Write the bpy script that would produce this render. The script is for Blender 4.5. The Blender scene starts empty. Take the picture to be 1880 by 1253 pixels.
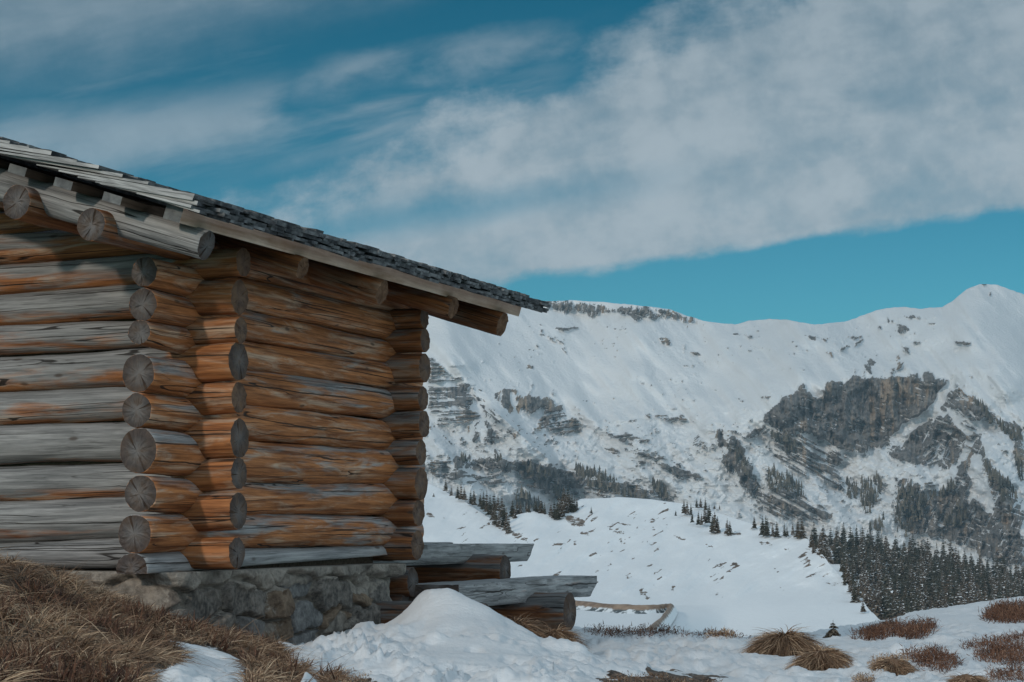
import bpy, bmesh, math, random
import numpy as np
from mathutils import Vector, Matrix

S = bpy.context.scene
COL = S.collection
R = math.radians
# ------------------------------------------------------------------ camera
F = 3450.0                       # focal length in photo pixels (photo 1880 x 1253)
HOR = 975.0                      # horizon row
PITCH = math.atan((HOR - 626.5) / F)
EYE = 0.8
cam_d = bpy.data.cameras.new('camera')
cam = bpy.data.objects.new('camera', cam_d); COL.objects.link(cam)
cam_d.sensor_width = 36.0; cam_d.lens = 36.0 * F / 1880.0
cam_d.clip_start = 0.1; cam_d.clip_end = 40000
cam.location = (0, 0, EYE); cam.rotation_euler = (R(90) + PITCH, 0, 0)
S.camera = cam
# ------------------------------------------------------------------ light and exposure
S.view_settings.view_transform = 'Standard'; S.view_settings.look = 'None'
S.view_settings.gamma = 1.0; S.view_settings.exposure = -0.97
SUN_E, SUN_A = 19.5, 212.0       # elevation, compass rotation (from +Y towards +X)
SUN_STRENGTH = 2.7
SKY_STRENGTH = 0.115
sd = bpy.data.lights.new('sun', 'SUN'); sun = bpy.data.objects.new('sun', sd); COL.objects.link(sun)
sd.energy = SUN_STRENGTH; sd.angle = R(3.0); sd.color = (1.0, 0.90, 0.77)
sv = Vector((math.sin(R(SUN_A)) * math.cos(R(SUN_E)), math.cos(R(SUN_A)) * math.cos(R(SUN_E)), math.sin(R(SUN_E))))
sun.rotation_euler = sv.to_track_quat('Z', 'Y').to_euler(); sun.location = (-20, -20, 30)
S.cycles.use_denoising = True
S.cycles.max_bounces = 6; S.cycles.volume_bounces = 0

class NT:
    """small helper for node trees"""
    def __init__(s, tree): s.t = tree; s.t.nodes.clear()
    def n(s, typ, props=None, **ins):
        nd = s.t.nodes.new(typ)
        for k, v in (props or {}).items(): setattr(nd, k, v)
        for k, v in ins.items():
            key = int(k[1:]) if k[0] == 'i' and k[1:].isdigit() else k.replace('_', ' ')
            s.set(nd.inputs[key], v)
        return nd
    def set(s, sock, v):
        if isinstance(v, bpy.types.NodeSocket): s.t.links.new(v, sock)
        elif isinstance(v, bpy.types.Node): s.t.links.new(v.outputs[0], sock)
        else: sock.default_value = v
    def m(s, op, a, b=0.0, c=0.0, clamp=False):
        nd = s.t.nodes.new('ShaderNodeMath'); nd.operation = op; nd.use_clamp = clamp
        for i, v in enumerate((a, b, c)): s.set(nd.inputs[i], v)
        return nd.outputs[0]
    def ss(s, v, lo, hi):
        nd = s.t.nodes.new('ShaderNodeMapRange'); nd.interpolation_type = 'SMOOTHSTEP'
        s.set(nd.inputs[0], v); nd.inputs[1].default_value = lo; nd.inputs[2].default_value = hi
        return nd.outputs[0]
    def mix(s, f, a, b):
        nd = s.t.nodes.new('ShaderNodeMix'); nd.data_type = 'RGBA'
        s.set(nd.inputs[0], f)
        for i, v in ((6, a), (7, b)): s.set(nd.inputs[i], v if not isinstance(v, tuple) or len(v) == 4 else v + (1,))
        return nd.outputs[2]
    def mul(s, a, b):
        nd = s.t.nodes.new('ShaderNodeMix'); nd.data_type = 'RGBA'; nd.blend_type = 'MULTIPLY'
        s.set(nd.inputs[0], 1.0)
        for i, v in ((6, a), (7, b)): s.set(nd.inputs[i], v if not isinstance(v, tuple) or len(v) == 4 else v + (1,))
        return nd.outputs[2]
    def noise(s, vec, scale, detail=4, rough=0.55, dist=0.0):
        nd = s.n('ShaderNodeTexNoise', None, Vector=vec, Scale=scale, Detail=detail, Roughness=rough, Distortion=dist)
        return nd.outputs[0]
    def vmul(s, vec, t):
        nd = s.t.nodes.new('ShaderNodeVectorMath'); nd.operation = 'MULTIPLY'
        s.set(nd.inputs[0], vec); s.set(nd.inputs[1], t); return nd.outputs[0]
    def vadd(s, vec, t):
        nd = s.t.nodes.new('ShaderNodeVectorMath'); nd.operation = 'ADD'
        s.set(nd.inputs[0], vec); s.set(nd.inputs[1], t); return nd.outputs[0]
    def comb(s, x, y, z): return s.n('ShaderNodeCombineXYZ', None, X=x, Y=y, Z=z).outputs[0]
    def sep(s, v):
        nd = s.n('ShaderNodeSeparateXYZ', None, i0=v); return nd.outputs

# ------------------------------------------------------------------ sky
def build_world():
    w = bpy.data.worlds.new('World'); S.world = w; w.use_nodes = True
    T = NT(w.node_tree)
    sky = T.n('ShaderNodeTexSky', {'sky_type': 'NISHITA', 'sun_disc': False, 'sun_elevation': R(SUN_E),
                                   'sun_rotation': R(SUN_A), 'altitude': 1900, 'air_density': 1.0, 'dust_density': 0.3, 'ozone_density': 1.0})
    d = T.n('ShaderNodeTexCoord').outputs['Generated']
    x, y, z = T.sep(d)[:3]
    ay = T.m('MAXIMUM', T.m('ABSOLUTE', y), 0.25)
    U = T.m('MULTIPLY', T.m('DIVIDE', x, ay), F / 1000)
    V = T.m('MULTIPLY', T.m('DIVIDE', z, ay), F / 1000)
    # wind-blown coordinates: clouds stretched along a gently rising direction
    al = T.m('ADD', T.m('MULTIPLY', U, 0.97), T.m('MULTIPLY', V, 0.22))
    ac = T.m('SUBTRACT', T.m('MULTIPLY', V, 0.97), T.m('MULTIPLY', U, 0.22))
    pv = T.comb(T.m('MULTIPLY', al, 1.0), T.m('MULTIPLY', ac, 2.6), 0.37)
    warp = T.noise(pv, 3.2, 6, 0.6)
    wv = T.m('SUBTRACT', warp, 0.5)
    fine = T.noise(T.comb(T.m('MULTIPLY', al, 1.0), T.m('MULTIPLY', ac, 2.1), 1.7), 4.2, 8, 0.56, 0.25)
    streak = T.noise(T.comb(T.m('MULTIPLY', al, 0.55), T.m('MULTIPLY', ac, 2.7), 5.1), 3.6, 7, 0.55, 0.25)
    puff = T.noise(T.comb(U, V, 3.3), 9.0, 8, 0.6)
    def line(u0, v0, sl): return T.m('SUBTRACT', V, T.m('ADD', v0, T.m('MULTIPLY', T.m('SUBTRACT', U, u0), sl)))
    wob = T.m('ADD', T.m('MULTIPLY', wv, 0.30), T.m('MULTIPLY', T.m('SUBTRACT', puff, 0.5), 0.15))
    # big bank
    low = T.ss(T.m('ADD', line(0.02, 0.452, 0.145), T.m('MULTIPLY', wob, 0.26)), 0.0, 0.03)
    top = T.ss(T.m('ADD', T.m('MULTIPLY', line(-0.44, 0.625, 0.46), -1.0), T.m('MULTIPLY', wob, 0.95)), -0.04, 0.10)
    gapd = T.m('ABSOLUTE', T.m('ADD', line(-0.2, 0.578, 0.165), T.m('MULTIPLY', wob, 0.22)))
    gap = T.m('MULTIPLY', T.m('SUBTRACT', 1.0, T.ss(gapd, 0.0, 0.055)), T.ss(T.m('ADD', T.m('MULTIPLY', U, -1.0), T.m('MULTIPLY', fine, 0.8)), -0.1, 0.65))
    body = T.m('ADD', 0.66, T.m('ADD', T.m('MULTIPLY', T.ss(fine, 0.28, 0.56), 0.22), T.m('MULTIPLY', T.ss(puff, 0.34, 0.62), 0.16)))
    bank = T.m('MULTIPLY', T.m('MULTIPLY', low, top), T.m('SUBTRACT', body, T.m('MULTIPLY', gap, 0.62)), clamp=True)
    # veil at upper left
    vl = T.ss(T.m('ADD', line(-0.94, 0.81, 0.24), T.m('MULTIPLY', wob, 0.45)), -0.05, 0.16)
    vl = T.m('MULTIPLY', vl, T.m('ADD', 0.32, T.m('MULTIPLY', T.ss(streak, 0.3, 0.68), 0.34)))
    # streak band on the left
    bd = T.m('ABSOLUTE', T.m('ADD', line(-0.84, 0.715, 0.10), T.m('MULTIPLY', wob, 0.25)))
    bl = T.m('MULTIPLY', T.m('SUBTRACT', 1.0, T.ss(bd, 0.0, 0.12)), T.m('SUBTRACT', 1.0, T.ss(U, -0.05, 0.2)))
    bl = T.m('MULTIPLY', bl, T.m('MULTIPLY', T.ss(streak, 0.30, 0.58), 0.66))
    wd_ = T.m('ABSOLUTE', T.m('ADD', line(-0.25, 0.85, 0.16), T.m('MULTIPLY', wob, 0.3)))
    bl2 = T.m('MULTIPLY', T.m('MULTIPLY', T.m('SUBTRACT', 1.0, T.ss(wd_, 0.0, 0.06)), T.ss(U, -0.5, -0.3)), T.m('SUBTRACT', 1.0, T.ss(U, 0.05, 0.25)))
    bl = T.m('MAXIMUM', bl, T.m('MULTIPLY', bl2, T.m('MULTIPLY', T.ss(fine, 0.33, 0.66), 0.55)))
    # loose wisps elsewhere, above the clear strip
    wi = T.m('MULTIPLY', T.ss(streak, 0.50, 0.70), T.m('MULTIPLY', low, 0.26))
    cov = T.m('MAXIMUM', T.m('MAXIMUM', bank, vl), T.m('MAXIMUM', bl, wi))
    up = T.ss(z, 0.0, 0.02)
    cov = T.m('MULTIPLY', cov, up, clamp=True)
    zz = T.m('MAXIMUM', z, 0.0)
    tint = T.mix(T.ss(zz, 0.085, 0.30), (0.26, 0.93, 1.00, 1), (0.01, 0.57, 0.65, 1))
    blue = T.mul(T.mul(sky.outputs[0], (SKY_STRENGTH,) * 3 + (1,)), tint)
    cl = T.mix(T.ss(T.m('ADD', T.m('MULTIPLY', fine, 0.5), T.m('MULTIPLY', puff, 0.5)), 0.33, 0.66), CLOUD_LO, CLOUD_HI)
    # clouds thin out in brightness towards the top of the sky
    cl = T.mul(cl, T.mix(T.ss(zz, 0.13, 0.30), (1, 1, 1, 1), (0.82, 0.84, 0.86, 1)))
    # unseen bright cloud added behind the camera to fill the shaded eave side
    dt = T.n('ShaderNodeVectorMath', {'operation': 'DOT_PRODUCT'}, i0=d); dt.inputs[1].default_value = Vector((0.05, -0.85, 0.50)).normalized()
    fill_glow = T.ss(dt.outputs['Value'], 0.02, 0.95)
    cov = T.m('MAXIMUM', cov, T.m('MULTIPLY', T.m('MULTIPLY', T.ss(dt.outputs['Value'], -0.05, 0.35), 0.85), up))
    gl = T.m('ADD', 1.0, T.m('MULTIPLY', fill_glow, 1.9))
    cl = T.mul(cl, T.comb(gl, gl, gl))
    col = T.mix(cov, blue, cl)
    bg = T.n('ShaderNodeBackground', None, Color=col, Strength=1.0)
    out = T.n('ShaderNodeOutputWorld'); T.t.links.new(bg.outputs[0], out.inputs[0])
CLOUD_LO = (0.55, 0.72, 0.84, 1); CLOUD_HI = (0.78, 0.94, 1.05, 1)
build_world()

# ------------------------------------------------------------------ helpers
SP, CP = math.sin(PITCH), math.cos(PITCH)
def at(px, py, Y):
    """world point seen at a photo pixel, Y metres ahead (works on arrays)"""
    a = (np.asarray(px, float) - 940.0) / F; b = (626.5 - np.asarray(py, float)) / F
    dy = CP - b * SP; dz = SP + b * CP
    k = Y / dy
    return np.stack(np.broadcast_arrays(a * k, Y + 0 * k, EYE + dz * k), -1)
def av(px, py, Y): return Vector(at(px, py, Y).tolist())
def proj(P):
    P = np.asarray(P, float); x = P[..., 0]; y = P[..., 1]; z = P[..., 2] - EYE
    f = y * CP + z * SP; u = -y * SP + z * CP
    return 940 + F * x / f, 626.5 - F * u / f
def onp(px, py, P, n):
    d = at(px, py, 1.0) - np.array([0, 0, EYE])
    o = np.array([0, 0, EYE]); t = np.dot(np.array(P) - o, np.array(n)) / np.dot(d, np.array(n))
    return Vector((o + d * t).tolist())
def onz(px, py, z):
    return onp(px, py, (0, 0, z), (0, 0, 1))

_tabs = {}
def vn(x, y, seed=0):
    if seed not in _tabs: _tabs[seed] = np.random.default_rng(seed + 11).random((256, 256))
    t = _tabs[seed]; x = np.asarray(x, float); y = np.asarray(y, float)
    xi = np.floor(x).astype(int); yi = np.floor(y).astype(int); fx = x - xi; fy = y - yi
    fx = fx * fx * fx * (fx * (fx * 6 - 15) + 10); fy = fy * fy * fy * (fy * (fy * 6 - 15) + 10)
    a, b, c, e = xi & 255, (xi + 1) & 255, yi & 255, (yi + 1) & 255
    return (t[a, c] * (1 - fx) + t[b, c] * fx) * (1 - fy) + (t[a, e] * (1 - fx) + t[b, e] * fx) * fy
def fbm(x, y, o=5, seed=0, g=0.52):
    s = 0; a = 1.0; n = 0
    for i in range(o):
        s = s + a * vn(x * 2 ** i + 17.3 * i, y * 2 ** i + 9.1 * i, seed + i); n += a; a *= g
    return s / n
def sst(lo, hi, v):
    t = np.clip((v - lo) / (hi - lo), 0, 1); return t * t * (3 - 2 * t)
def psd(px, py, poly):
    """signed distance to polygon, positive inside"""
    p = np.asarray(poly, float); d = np.full(px.shape, 1e9); ins = np.zeros(px.shape, bool)
    for i in range(len(p)):
        ax, ay = p[i]; bx, by = p[(i + 1) % len(p)]
        ex, ey = bx - ax, by - ay; wx, wy = px - ax, py - ay
        h = np.clip((wx * ex + wy * ey) / (ex * ex + ey * ey + 1e-9), 0, 1)
        d = np.minimum(d, (wx - h * ex) ** 2 + (wy - h * ey) ** 2)
        c = (ay > py) != (by > py)
        with np.errstate(divide='ignore', invalid='ignore'):
            ins ^= c & (px < (bx - ax) * (py - ay) / (by - ay if by != ay else 1e-9) + ax)
    d = np.sqrt(d); return np.where(ins, d, -d)

def mesh_np(name, V, Q, mats, attrs=None, smooth=True, mi=None, tris=None):
    me = bpy.data.meshes.new(name)
    V = np.asarray(V, np.float32).reshape(-1, 3); Q = np.asarray(Q, np.int32).reshape(-1, 4)
    nt = 0 if tris is None else len(tris)
    me.vertices.add(len(V)); me.vertices.foreach_set('co', V.ravel())
    li = Q.ravel() if nt == 0 else np.concatenate([Q.ravel(), np.asarray(tris, np.int32).ravel()])
    me.loops.add(len(li)); me.loops.foreach_set('vertex_index', li)
    st = np.arange(len(Q)) * 4
    if nt: st = np.concatenate([st, len(Q) * 4 + np.arange(nt) * 3])
    me.polygons.add(len(st)); me.polygons.foreach_set('loop_start', st.astype(np.int32))
    if mi is not None: me.polygons.foreach_set('material_index', np.asarray(mi, np.int32))
    me.polygons.foreach_set('use_smooth', np.full(len(st), bool(smooth)) if np.isscalar(smooth) else np.asarray(smooth, bool))
    for k, v in (attrs or {}).items():
        a = me.attributes.new(k, 'FLOAT', 'POINT'); a.data.foreach_set('value', np.asarray(v, np.float32).ravel())
    for m in (mats if isinstance(mats, (list, tuple)) else [mats]): me.materials.append(m)
    me.update(calc_edges=True); me.validate()
    return me
def grid_q(nr, nc):
    i = np.arange(nr * nc).reshape(nr, nc)
    return np.stack([i[:-1, :-1], i[:-1, 1:], i[1:, 1:], i[1:, :-1]], -1).reshape(-1, 4)
def link(name, me, parent=None, mat=None):
    o = bpy.data.objects.new(name, me); COL.objects.link(o)
    if mat is None: mat = Matrix.Identity(4)
    if parent is not None:
        o.parent = parent; mat = Matrix.Translation(-Vector(parent.location)) @ mat
    o.matrix_local = mat
    return o
def tag(o, label=None, cat=None, group=None, kind=None):
    if label: o['label'] = label
    if cat: o['category'] = cat
    if group: o['group'] = group
    if kind: o['kind'] = kind
    return o
def thing(name, loc, label, cat, group=None):
    o = bpy.data.objects.new(name, None); COL.objects.link(o); o.location = loc; o.empty_display_size = 0.2
    return tag(o, label, cat, group)

# ------------------------------------------------------------------ materials
def new_mat(name):
    m = bpy.data.materials.new(name); m.use_nodes = True
    return m, NT(m.node_tree)
def finish(T, col, rough=0.8, bump=None, bs=0.3, bd=0.02, spec=0.3, extra=None):
    p = T.n('ShaderNodeBsdfPrincipled', None, Roughness=rough)
    T.set(p.inputs['Base Color'], col if not isinstance(col, tuple) or len(col) == 4 else col + (1,))
    p.inputs['Specular IOR Level'].default_value = spec
    for k, v in (extra or {}).items(): p.inputs[k].default_value = v
    if bump is not None:
        b = T.n('ShaderNodeBump', None, Strength=bs, Distance=bd, Height=bump); T.t.links.new(b.outputs[0], p.inputs['Normal'])
    o = T.n('ShaderNodeOutputMaterial'); T.t.links.new(p.outputs[0], o.inputs[0])
def attr(T, name): return T.n('ShaderNodeAttribute', {'attribute_name': name}).outputs['Fac']

def wood_mats():
    m, T = new_mat('weathered_log')
    oc = T.n('ShaderNodeTexCoord').outputs['Object']
    oi = T.n('ShaderNodeObjectInfo')
    rnd = oi.outputs['Random']; cr, cg, cb = T.sep(oi.outputs['Color'])[:3]
    off = T.comb(T.m('MULTIPLY', rnd, 37.0), T.m('MULTIPLY', rnd, 11.0), T.m('MULTIPLY', rnd, 23.0))
    v = T.vadd(oc, off)
    grain = T.noise(T.vmul(v, (1.6, 34, 34)), 1.0, 6, 0.6, 0.3)
    fibre = T.noise(T.vmul(v, (5, 150, 150)), 1.0, 3, 0.6)
    broad = T.noise(T.vmul(v, (0.75, 8, 8)), 1.0, 5, 0.6, 0.5)
    blot = T.noise(T.vmul(v, (1.9, 13, 13)), 1.0, 6, 0.64, 0.9)
    lz = T.m('MULTIPLY', T.sep(oc)[2], 7.0)                       # weathering climbs with the sky-facing side
    w = T.m('ADD', T.m('ADD', cr, T.m('MULTIPLY', lz, cb)), T.m('MULTIPLY', T.m('SUBTRACT', broad, 0.5), 3.0))
    w = T.m('ADD', w, T.m('MULTIPLY', T.m('SUBTRACT', blot, 0.5), 1.4))
    w = T.m('SUBTRACT', w, T.m('MULTIPLY', attr(T, 'sunwarm'), 1.5))  # less grey at the corner end: sunlit warmth painted into the wood
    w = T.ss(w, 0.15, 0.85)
    gx = T.m('ADD', T.m('MULTIPLY', grain, 0.75), T.m('MULTIPLY', fibre, 0.25))
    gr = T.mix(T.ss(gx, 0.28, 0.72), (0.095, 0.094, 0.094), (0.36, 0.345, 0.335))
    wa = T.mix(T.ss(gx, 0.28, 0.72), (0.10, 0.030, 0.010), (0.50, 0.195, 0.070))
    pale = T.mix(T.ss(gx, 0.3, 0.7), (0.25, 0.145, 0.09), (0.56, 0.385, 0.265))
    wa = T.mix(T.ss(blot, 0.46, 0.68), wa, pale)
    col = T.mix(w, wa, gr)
    # knots
    kn = T.n('ShaderNodeTexVoronoi', None, Vector=T.vmul(v, (3.2, 8.5, 8.5)), Scale=1.0)
    kd = T.m('ADD', kn.outputs['Distance'], T.m('MULTIPLY', T.m('SUBTRACT', blot, 0.5), 0.10))
    kon = T.m('GREATER_THAN', T.sep(kn.outputs['Color'])[0], 0.62)
    kf = T.m('MULTIPLY', T.m('SUBTRACT', 1.0, T.ss(kd, 0.06, 0.15)), kon)
    col = T.mix(T.m('MULTIPLY', kf, 0.75), col, (0.055, 0.035, 0.025))
    # long drying checks
    ck = T.noise(T.vmul(v, (0.5, 21, 21)), 1.0, 0, 0.45, 0.0)
    ckw = T.noise(T.vmul(v, (1.0, 6, 6)), 1.0, 2, 0.5)
    wid = T.m('MULTIPLY', T.ss(ckw, 0.46, 0.78), 0.016)
    crack = T.m('MULTIPLY', T.m('SUBTRACT', 1.0, T.ss(T.m('SUBTRACT', T.m('ABSOLUTE', T.m('SUBTRACT', ck, 0.5)), wid), 0.0, 0.012)), T.ss(ckw, 0.44, 0.52))
    col = T.mix(T.m('MULTIPLY', crack, 0.9), col, (0.016, 0.012, 0.010))
    ox, oy, oz = T.sep(oc)[:3]
    phi = T.m('ARCTAN2', oz, T.m('MULTIPLY', oy, -1.0))
    for a_, b_, c_ in ((1.9, 3.1, 0.05), (2.2, 7.7, -0.1)):
        sx_ = T.comb(T.m('ADD', T.m('MULTIPLY', ox, 0.9), T.m('MULTIPLY', rnd, 53.0 + b_)), b_, T.m('MULTIPLY', phi, 0.25))
        wv_ = T.noise(sx_, 1.0, 5, 0.62); am_ = T.noise(T.vadd(sx_, (7.3, 2.1, 0.0)), 1.1, 2, 0.5)
        fr_ = T.m('SUBTRACT', T.m('FRACT', T.m('MULTIPLY', rnd, 17.0 + b_)), 0.5)
        tc_ = T.m('ADD', T.m('MULTIPLY', fr_, a_), T.m('ADD', c_, T.m('MULTIPLY', T.m('SUBTRACT', wv_, 0.5), 0.55)))
        hw_ = T.m('MULTIPLY', T.ss(am_, 0.44, 0.70), 0.045)
        cr_ = T.m('MULTIPLY', T.m('SUBTRACT', 1.0, T.ss(T.m('SUBTRACT', T.m('ABSOLUTE', T.m('SUBTRACT', phi, tc_)), hw_), -0.02, 0.022)), T.ss(am_, 0.44, 0.52))
        crack = T.m('MAXIMUM', crack, cr_)
        col = T.mix(T.m('MULTIPLY', cr_, 0.88), col, (0.020, 0.015, 0.012))
    ck2 = T.noise(T.vmul(v, (1.1, 62, 62)), 1.0, 1, 0.5)
    fine = T.m('MULTIPLY', T.m('SUBTRACT', 1.0, T.ss(T.m('ABSOLUTE', T.m('SUBTRACT', ck2, 0.5)), 0.0, 0.035)), T.ss(broad, 0.40, 0.60))
    col = T.mix(T.m('MULTIPLY', fine, 0.42), col, (0.035, 0.028, 0.024))
    col = T.mul(col, T.comb(cg, cg, cg))
    h = T.m('SUBTRACT', T.m('ADD', T.m('MULTIPLY', grain, 0.6), T.m('MULTIPLY', fibre, 0.25)), T.m('MULTIPLY', crack, 1.2))
    finish(T, col, 0.72, h, 0.6, 0.012, 0.25)
    # sawn end
    m2, T = new_mat('sawn_log_end')
    oc = T.n('ShaderNodeTexCoord').outputs['Object']
    oi = T.n('ShaderNodeObjectInfo'); rnd = oi.outputs['Random']; cg = T.sep(oi.outputs['Color'])[1]
    x, y, z = T.sep(oc)[:3]
    zc = T.m('SUBTRACT', z, T.m('MULTIPLY', T.m('SUBTRACT', rnd, 0.5), 0.02))
    rr = T.m('SQRT', T.m('ADD', T.m('POWER', y, 2.0), T.m('POWER', zc, 2.0)))
    th = T.m('ARCTAN2', y, zc)
    cs = T.comb(T.m('MULTIPLY', T.m('COSINE', th), 4.0), T.m('MULTIPLY', T.m('SINE', th), 4.0), T.m('ADD', T.m('MULTIPLY', rr, 5.0), T.m('MULTIPLY', rnd, 40.0)))
    rad = T.noise(cs, 2.6, 4, 0.6)
    radc = T.m('SUBTRACT', 1.0, T.ss(T.m('ABSOLUTE', T.m('SUBTRACT', rad, 0.5)), 0.006, 0.03))
    radc = T.m('MULTIPLY', radc, T.ss(rr, 0.01, 0.05))
    th0 = T.m('MULTIPLY', T.m('SUBTRACT', rnd, 0.5), 6.28)
    dth = T.m('ABSOLUTE', T.m('ADD', T.m('SINE', T.m('MULTIPLY', T.m('SUBTRACT', th, th0), 0.5)), T.m('MULTIPLY', T.m('SUBTRACT', rad, 0.5), 0.12)))
    big = T.m('SUBTRACT', 1.0, T.ss(dth, 0.025, 0.06))
    th1 = T.m('ADD', th0, T.m('ADD', 1.6, T.m('MULTIPLY', rnd, 2.6)))
    dt1 = T.m('ABSOLUTE', T.m('ADD', T.m('SINE', T.m('MULTIPLY', T.m('SUBTRACT', th, th1), 0.5)), T.m('MULTIPLY', T.m('SUBTRACT', rad, 0.5), 0.20)))
    big = T.m('MAXIMUM', big, T.m('MULTIPLY', T.m('SUBTRACT', 1.0, T.ss(dt1, 0.008, 0.035)), T.ss(rr, 0.0, 0.03)))
    ring = T.m('SINE', T.m('MULTIPLY', T.m('ADD', rr, T.m('MULTIPLY', T.noise(oc, 14, 2), 0.012)), 900.0))
    blot = T.noise(T.vadd(oc, T.comb(rnd, T.m('MULTIPLY', rnd, 9.0), rnd)), 16, 4, 0.6)
    col = T.mix(T.ss(rr, 0.015, 0.10), (0.16, 0.162, 0.165), (0.050, 0.050, 0.053))
    col = T.mix(T.m('MULTIPLY', T.ss(blot, 0.48, 0.68), 0.75), col, (0.045, 0.040, 0.037))
    col = T.mix(T.m('MULTIPLY', T.ss(ring, -0.2, 0.9), 0.30), col, (0.05, 0.05, 0.05))
    col = T.mix(T.m('MULTIPLY', radc, 0.36), col, (0.03, 0.03, 0.032))
    col = T.mix(T.m('MULTIPLY', big, 0.95), col, (0.008, 0.008, 0.008))
    brown = T.sep(oi.outputs['Color'])[2]
    col = T.mix(T.m('MULTIPLY', oi.outputs['Alpha'], 0.75), T.mix(T.ss(blot, 0.3, 0.7), (0.10, 0.05, 0.028), (0.25, 0.14, 0.08)), col)
    h = T.m('SUBTRACT', T.m('MULTIPLY', blot, 0.4), T.m('ADD', T.m('MULTIPLY', radc, 0.5), T.m('MULTIPLY', big, 1.5)))
    finish(T, col, 0.85, h, 0.6, 0.01, 0.2)
    return m, m2
WOOD, WEND = wood_mats()

def plain_wood(name, c0, c1, sc=(2, 40, 40), bs=0.4):
    m, T = new_mat(name)
    oc = T.n('ShaderNodeTexCoord').outputs['Object']
    tone = attr(T, 'tone')
    v = T.vadd(oc, T.comb(T.m('MULTIPLY', tone, 31.0), T.m('MULTIPLY', tone, 17.0), tone))
    g = T.noise(T.vmul(v, sc), 1.0, 6, 0.62, 0.4); b = T.noise(v, 5, 4, 0.6)
    f = T.m('ADD', T.m('MULTIPLY', g, 0.7), T.m('MULTIPLY', b, 0.3))
    col = T.mix(T.ss(f, 0.28, 0.72), c0, c1)
    br = T.m('ADD', 0.62, T.m('MULTIPLY', tone, 0.76))
    col = T.mul(col, T.comb(br, br, br))
    finish(T, col, 0.8, g, bs, 0.006, 0.25)
    return m

def shingle_mat():
    m, T = new_mat('weathered_shakes')
    oc = T.n('ShaderNodeTexCoord').outputs['Object']; tone = attr(T, 'tone'); butt = attr(T, 'butt')
    v = T.vadd(oc, T.comb(T.m('MULTIPLY', tone, 31.0), T.m('MULTIPLY', tone, 17.0), tone))
    g = T.noise(T.vmul(v, (40, 3, 40)), 1.0, 5, 0.62, 0.4); b = T.noise(v, 9, 5, 0.65)
    # rake sides pale silver, weathered butt ends near black with lichen
    side = T.mix(T.ss(g, 0.3, 0.7), (0.19, 0.185, 0.18), (0.47, 0.455, 0.44))
    end = T.mix(T.ss(b, 0.35, 0.7), (0.045, 0.046, 0.050), (0.21, 0.21, 0.21))
    br = T.m('ADD', 0.62, T.m('MULTIPLY', tone, 0.76))
    end = T.mul(end, T.comb(br, br, br))
    col = T.mix(butt, side, end)
    finish(T, col, 0.85, T.m('ADD', g, b), 0.5, 0.006, 0.2)
    return m

def stone_mat():
    m, T = new_mat('rubble_masonry')
    oc = T.n('ShaderNodeTexCoord').outputs['Object']
    tone = attr(T, 'tone'); mort = attr(T, 'mort')
    n1 = T.noise(oc, 9, 6, 0.65); n2 = T.noise(oc, 38, 5, 0.65); n3 = T.noise(oc, 3.5, 3)
    f = T.m('ADD', T.m('MULTIPLY', n1, 0.5), T.m('MULTIPLY', n2, 0.5))
    a = T.mix(T.ss(f, 0.33, 0.67), (0.045, 0.041, 0.038), (0.24, 0.205, 0.175))
    b = T.mix(T.ss(f, 0.33, 0.67), (0.075, 0.072, 0.072), (0.24, 0.228, 0.215))
    c = T.mix(T.ss(f, 0.33, 0.67), (0.085, 0.058, 0.042), (0.25, 0.18, 0.125))
    st = T.mix(T.ss(tone, 0.35, 0.5), a, b); st = T.mix(T.ss(tone, 0.80, 0.88), st, c)
    mo = T.mix(T.ss(f, 0.3, 0.65), (0.13, 0.112, 0.095), (0.33, 0.285, 0.24))
    mo = T.mix(T.ss(n3, 0.50, 0.66), mo, (0.10, 0.085, 0.073))
    mm = T.ss(T.m('ADD', mort, T.m('MULTIPLY', T.m('SUBTRACT', n2, 0.5), 0.7)), 0.38, 0.62)
    finish(T, T.mix(mm, st, mo), 0.9, T.m('ADD', n1, T.m('MULTIPLY', n2, 0.7)), 0.9, 0.02, 0.2)
    return m

def ground_mat():
    m, T = new_mat('snow_and_turf')
    oc = T.n('ShaderNodeTexCoord').outputs['Object']
    sn = attr(T, 'snow')
    n1 = T.noise(oc, 7, 6, 0.62); n2 = T.noise(oc, 45, 5, 0.6); n3 = T.noise(oc, 1.3, 3)
    f = T.ss(T.m('ADD', sn, T.m('MULTIPLY', T.m('SUBTRACT', T.m('ADD', T.m('MULTIPLY', n1, 0.5), T.m('MULTIPLY', n2, 0.5)), 0.5), 0.8)), 0.44, 0.56)
    soil = T.mix(T.ss(T.m('ADD', T.m('MULTIPLY', n2, 0.6), T.m('MULTIPLY', n1, 0.4)), 0.40, 0.62), (0.022, 0.016, 0.012), (0.17, 0.115, 0.08))
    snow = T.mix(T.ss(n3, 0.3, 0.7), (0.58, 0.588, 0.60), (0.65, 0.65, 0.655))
    h = T.m('ADD', T.m('MULTIPLY', n1, 0.7), T.m('MULTIPLY', n2, 0.30))
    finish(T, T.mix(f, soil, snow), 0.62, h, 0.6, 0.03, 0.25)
    return m

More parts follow.
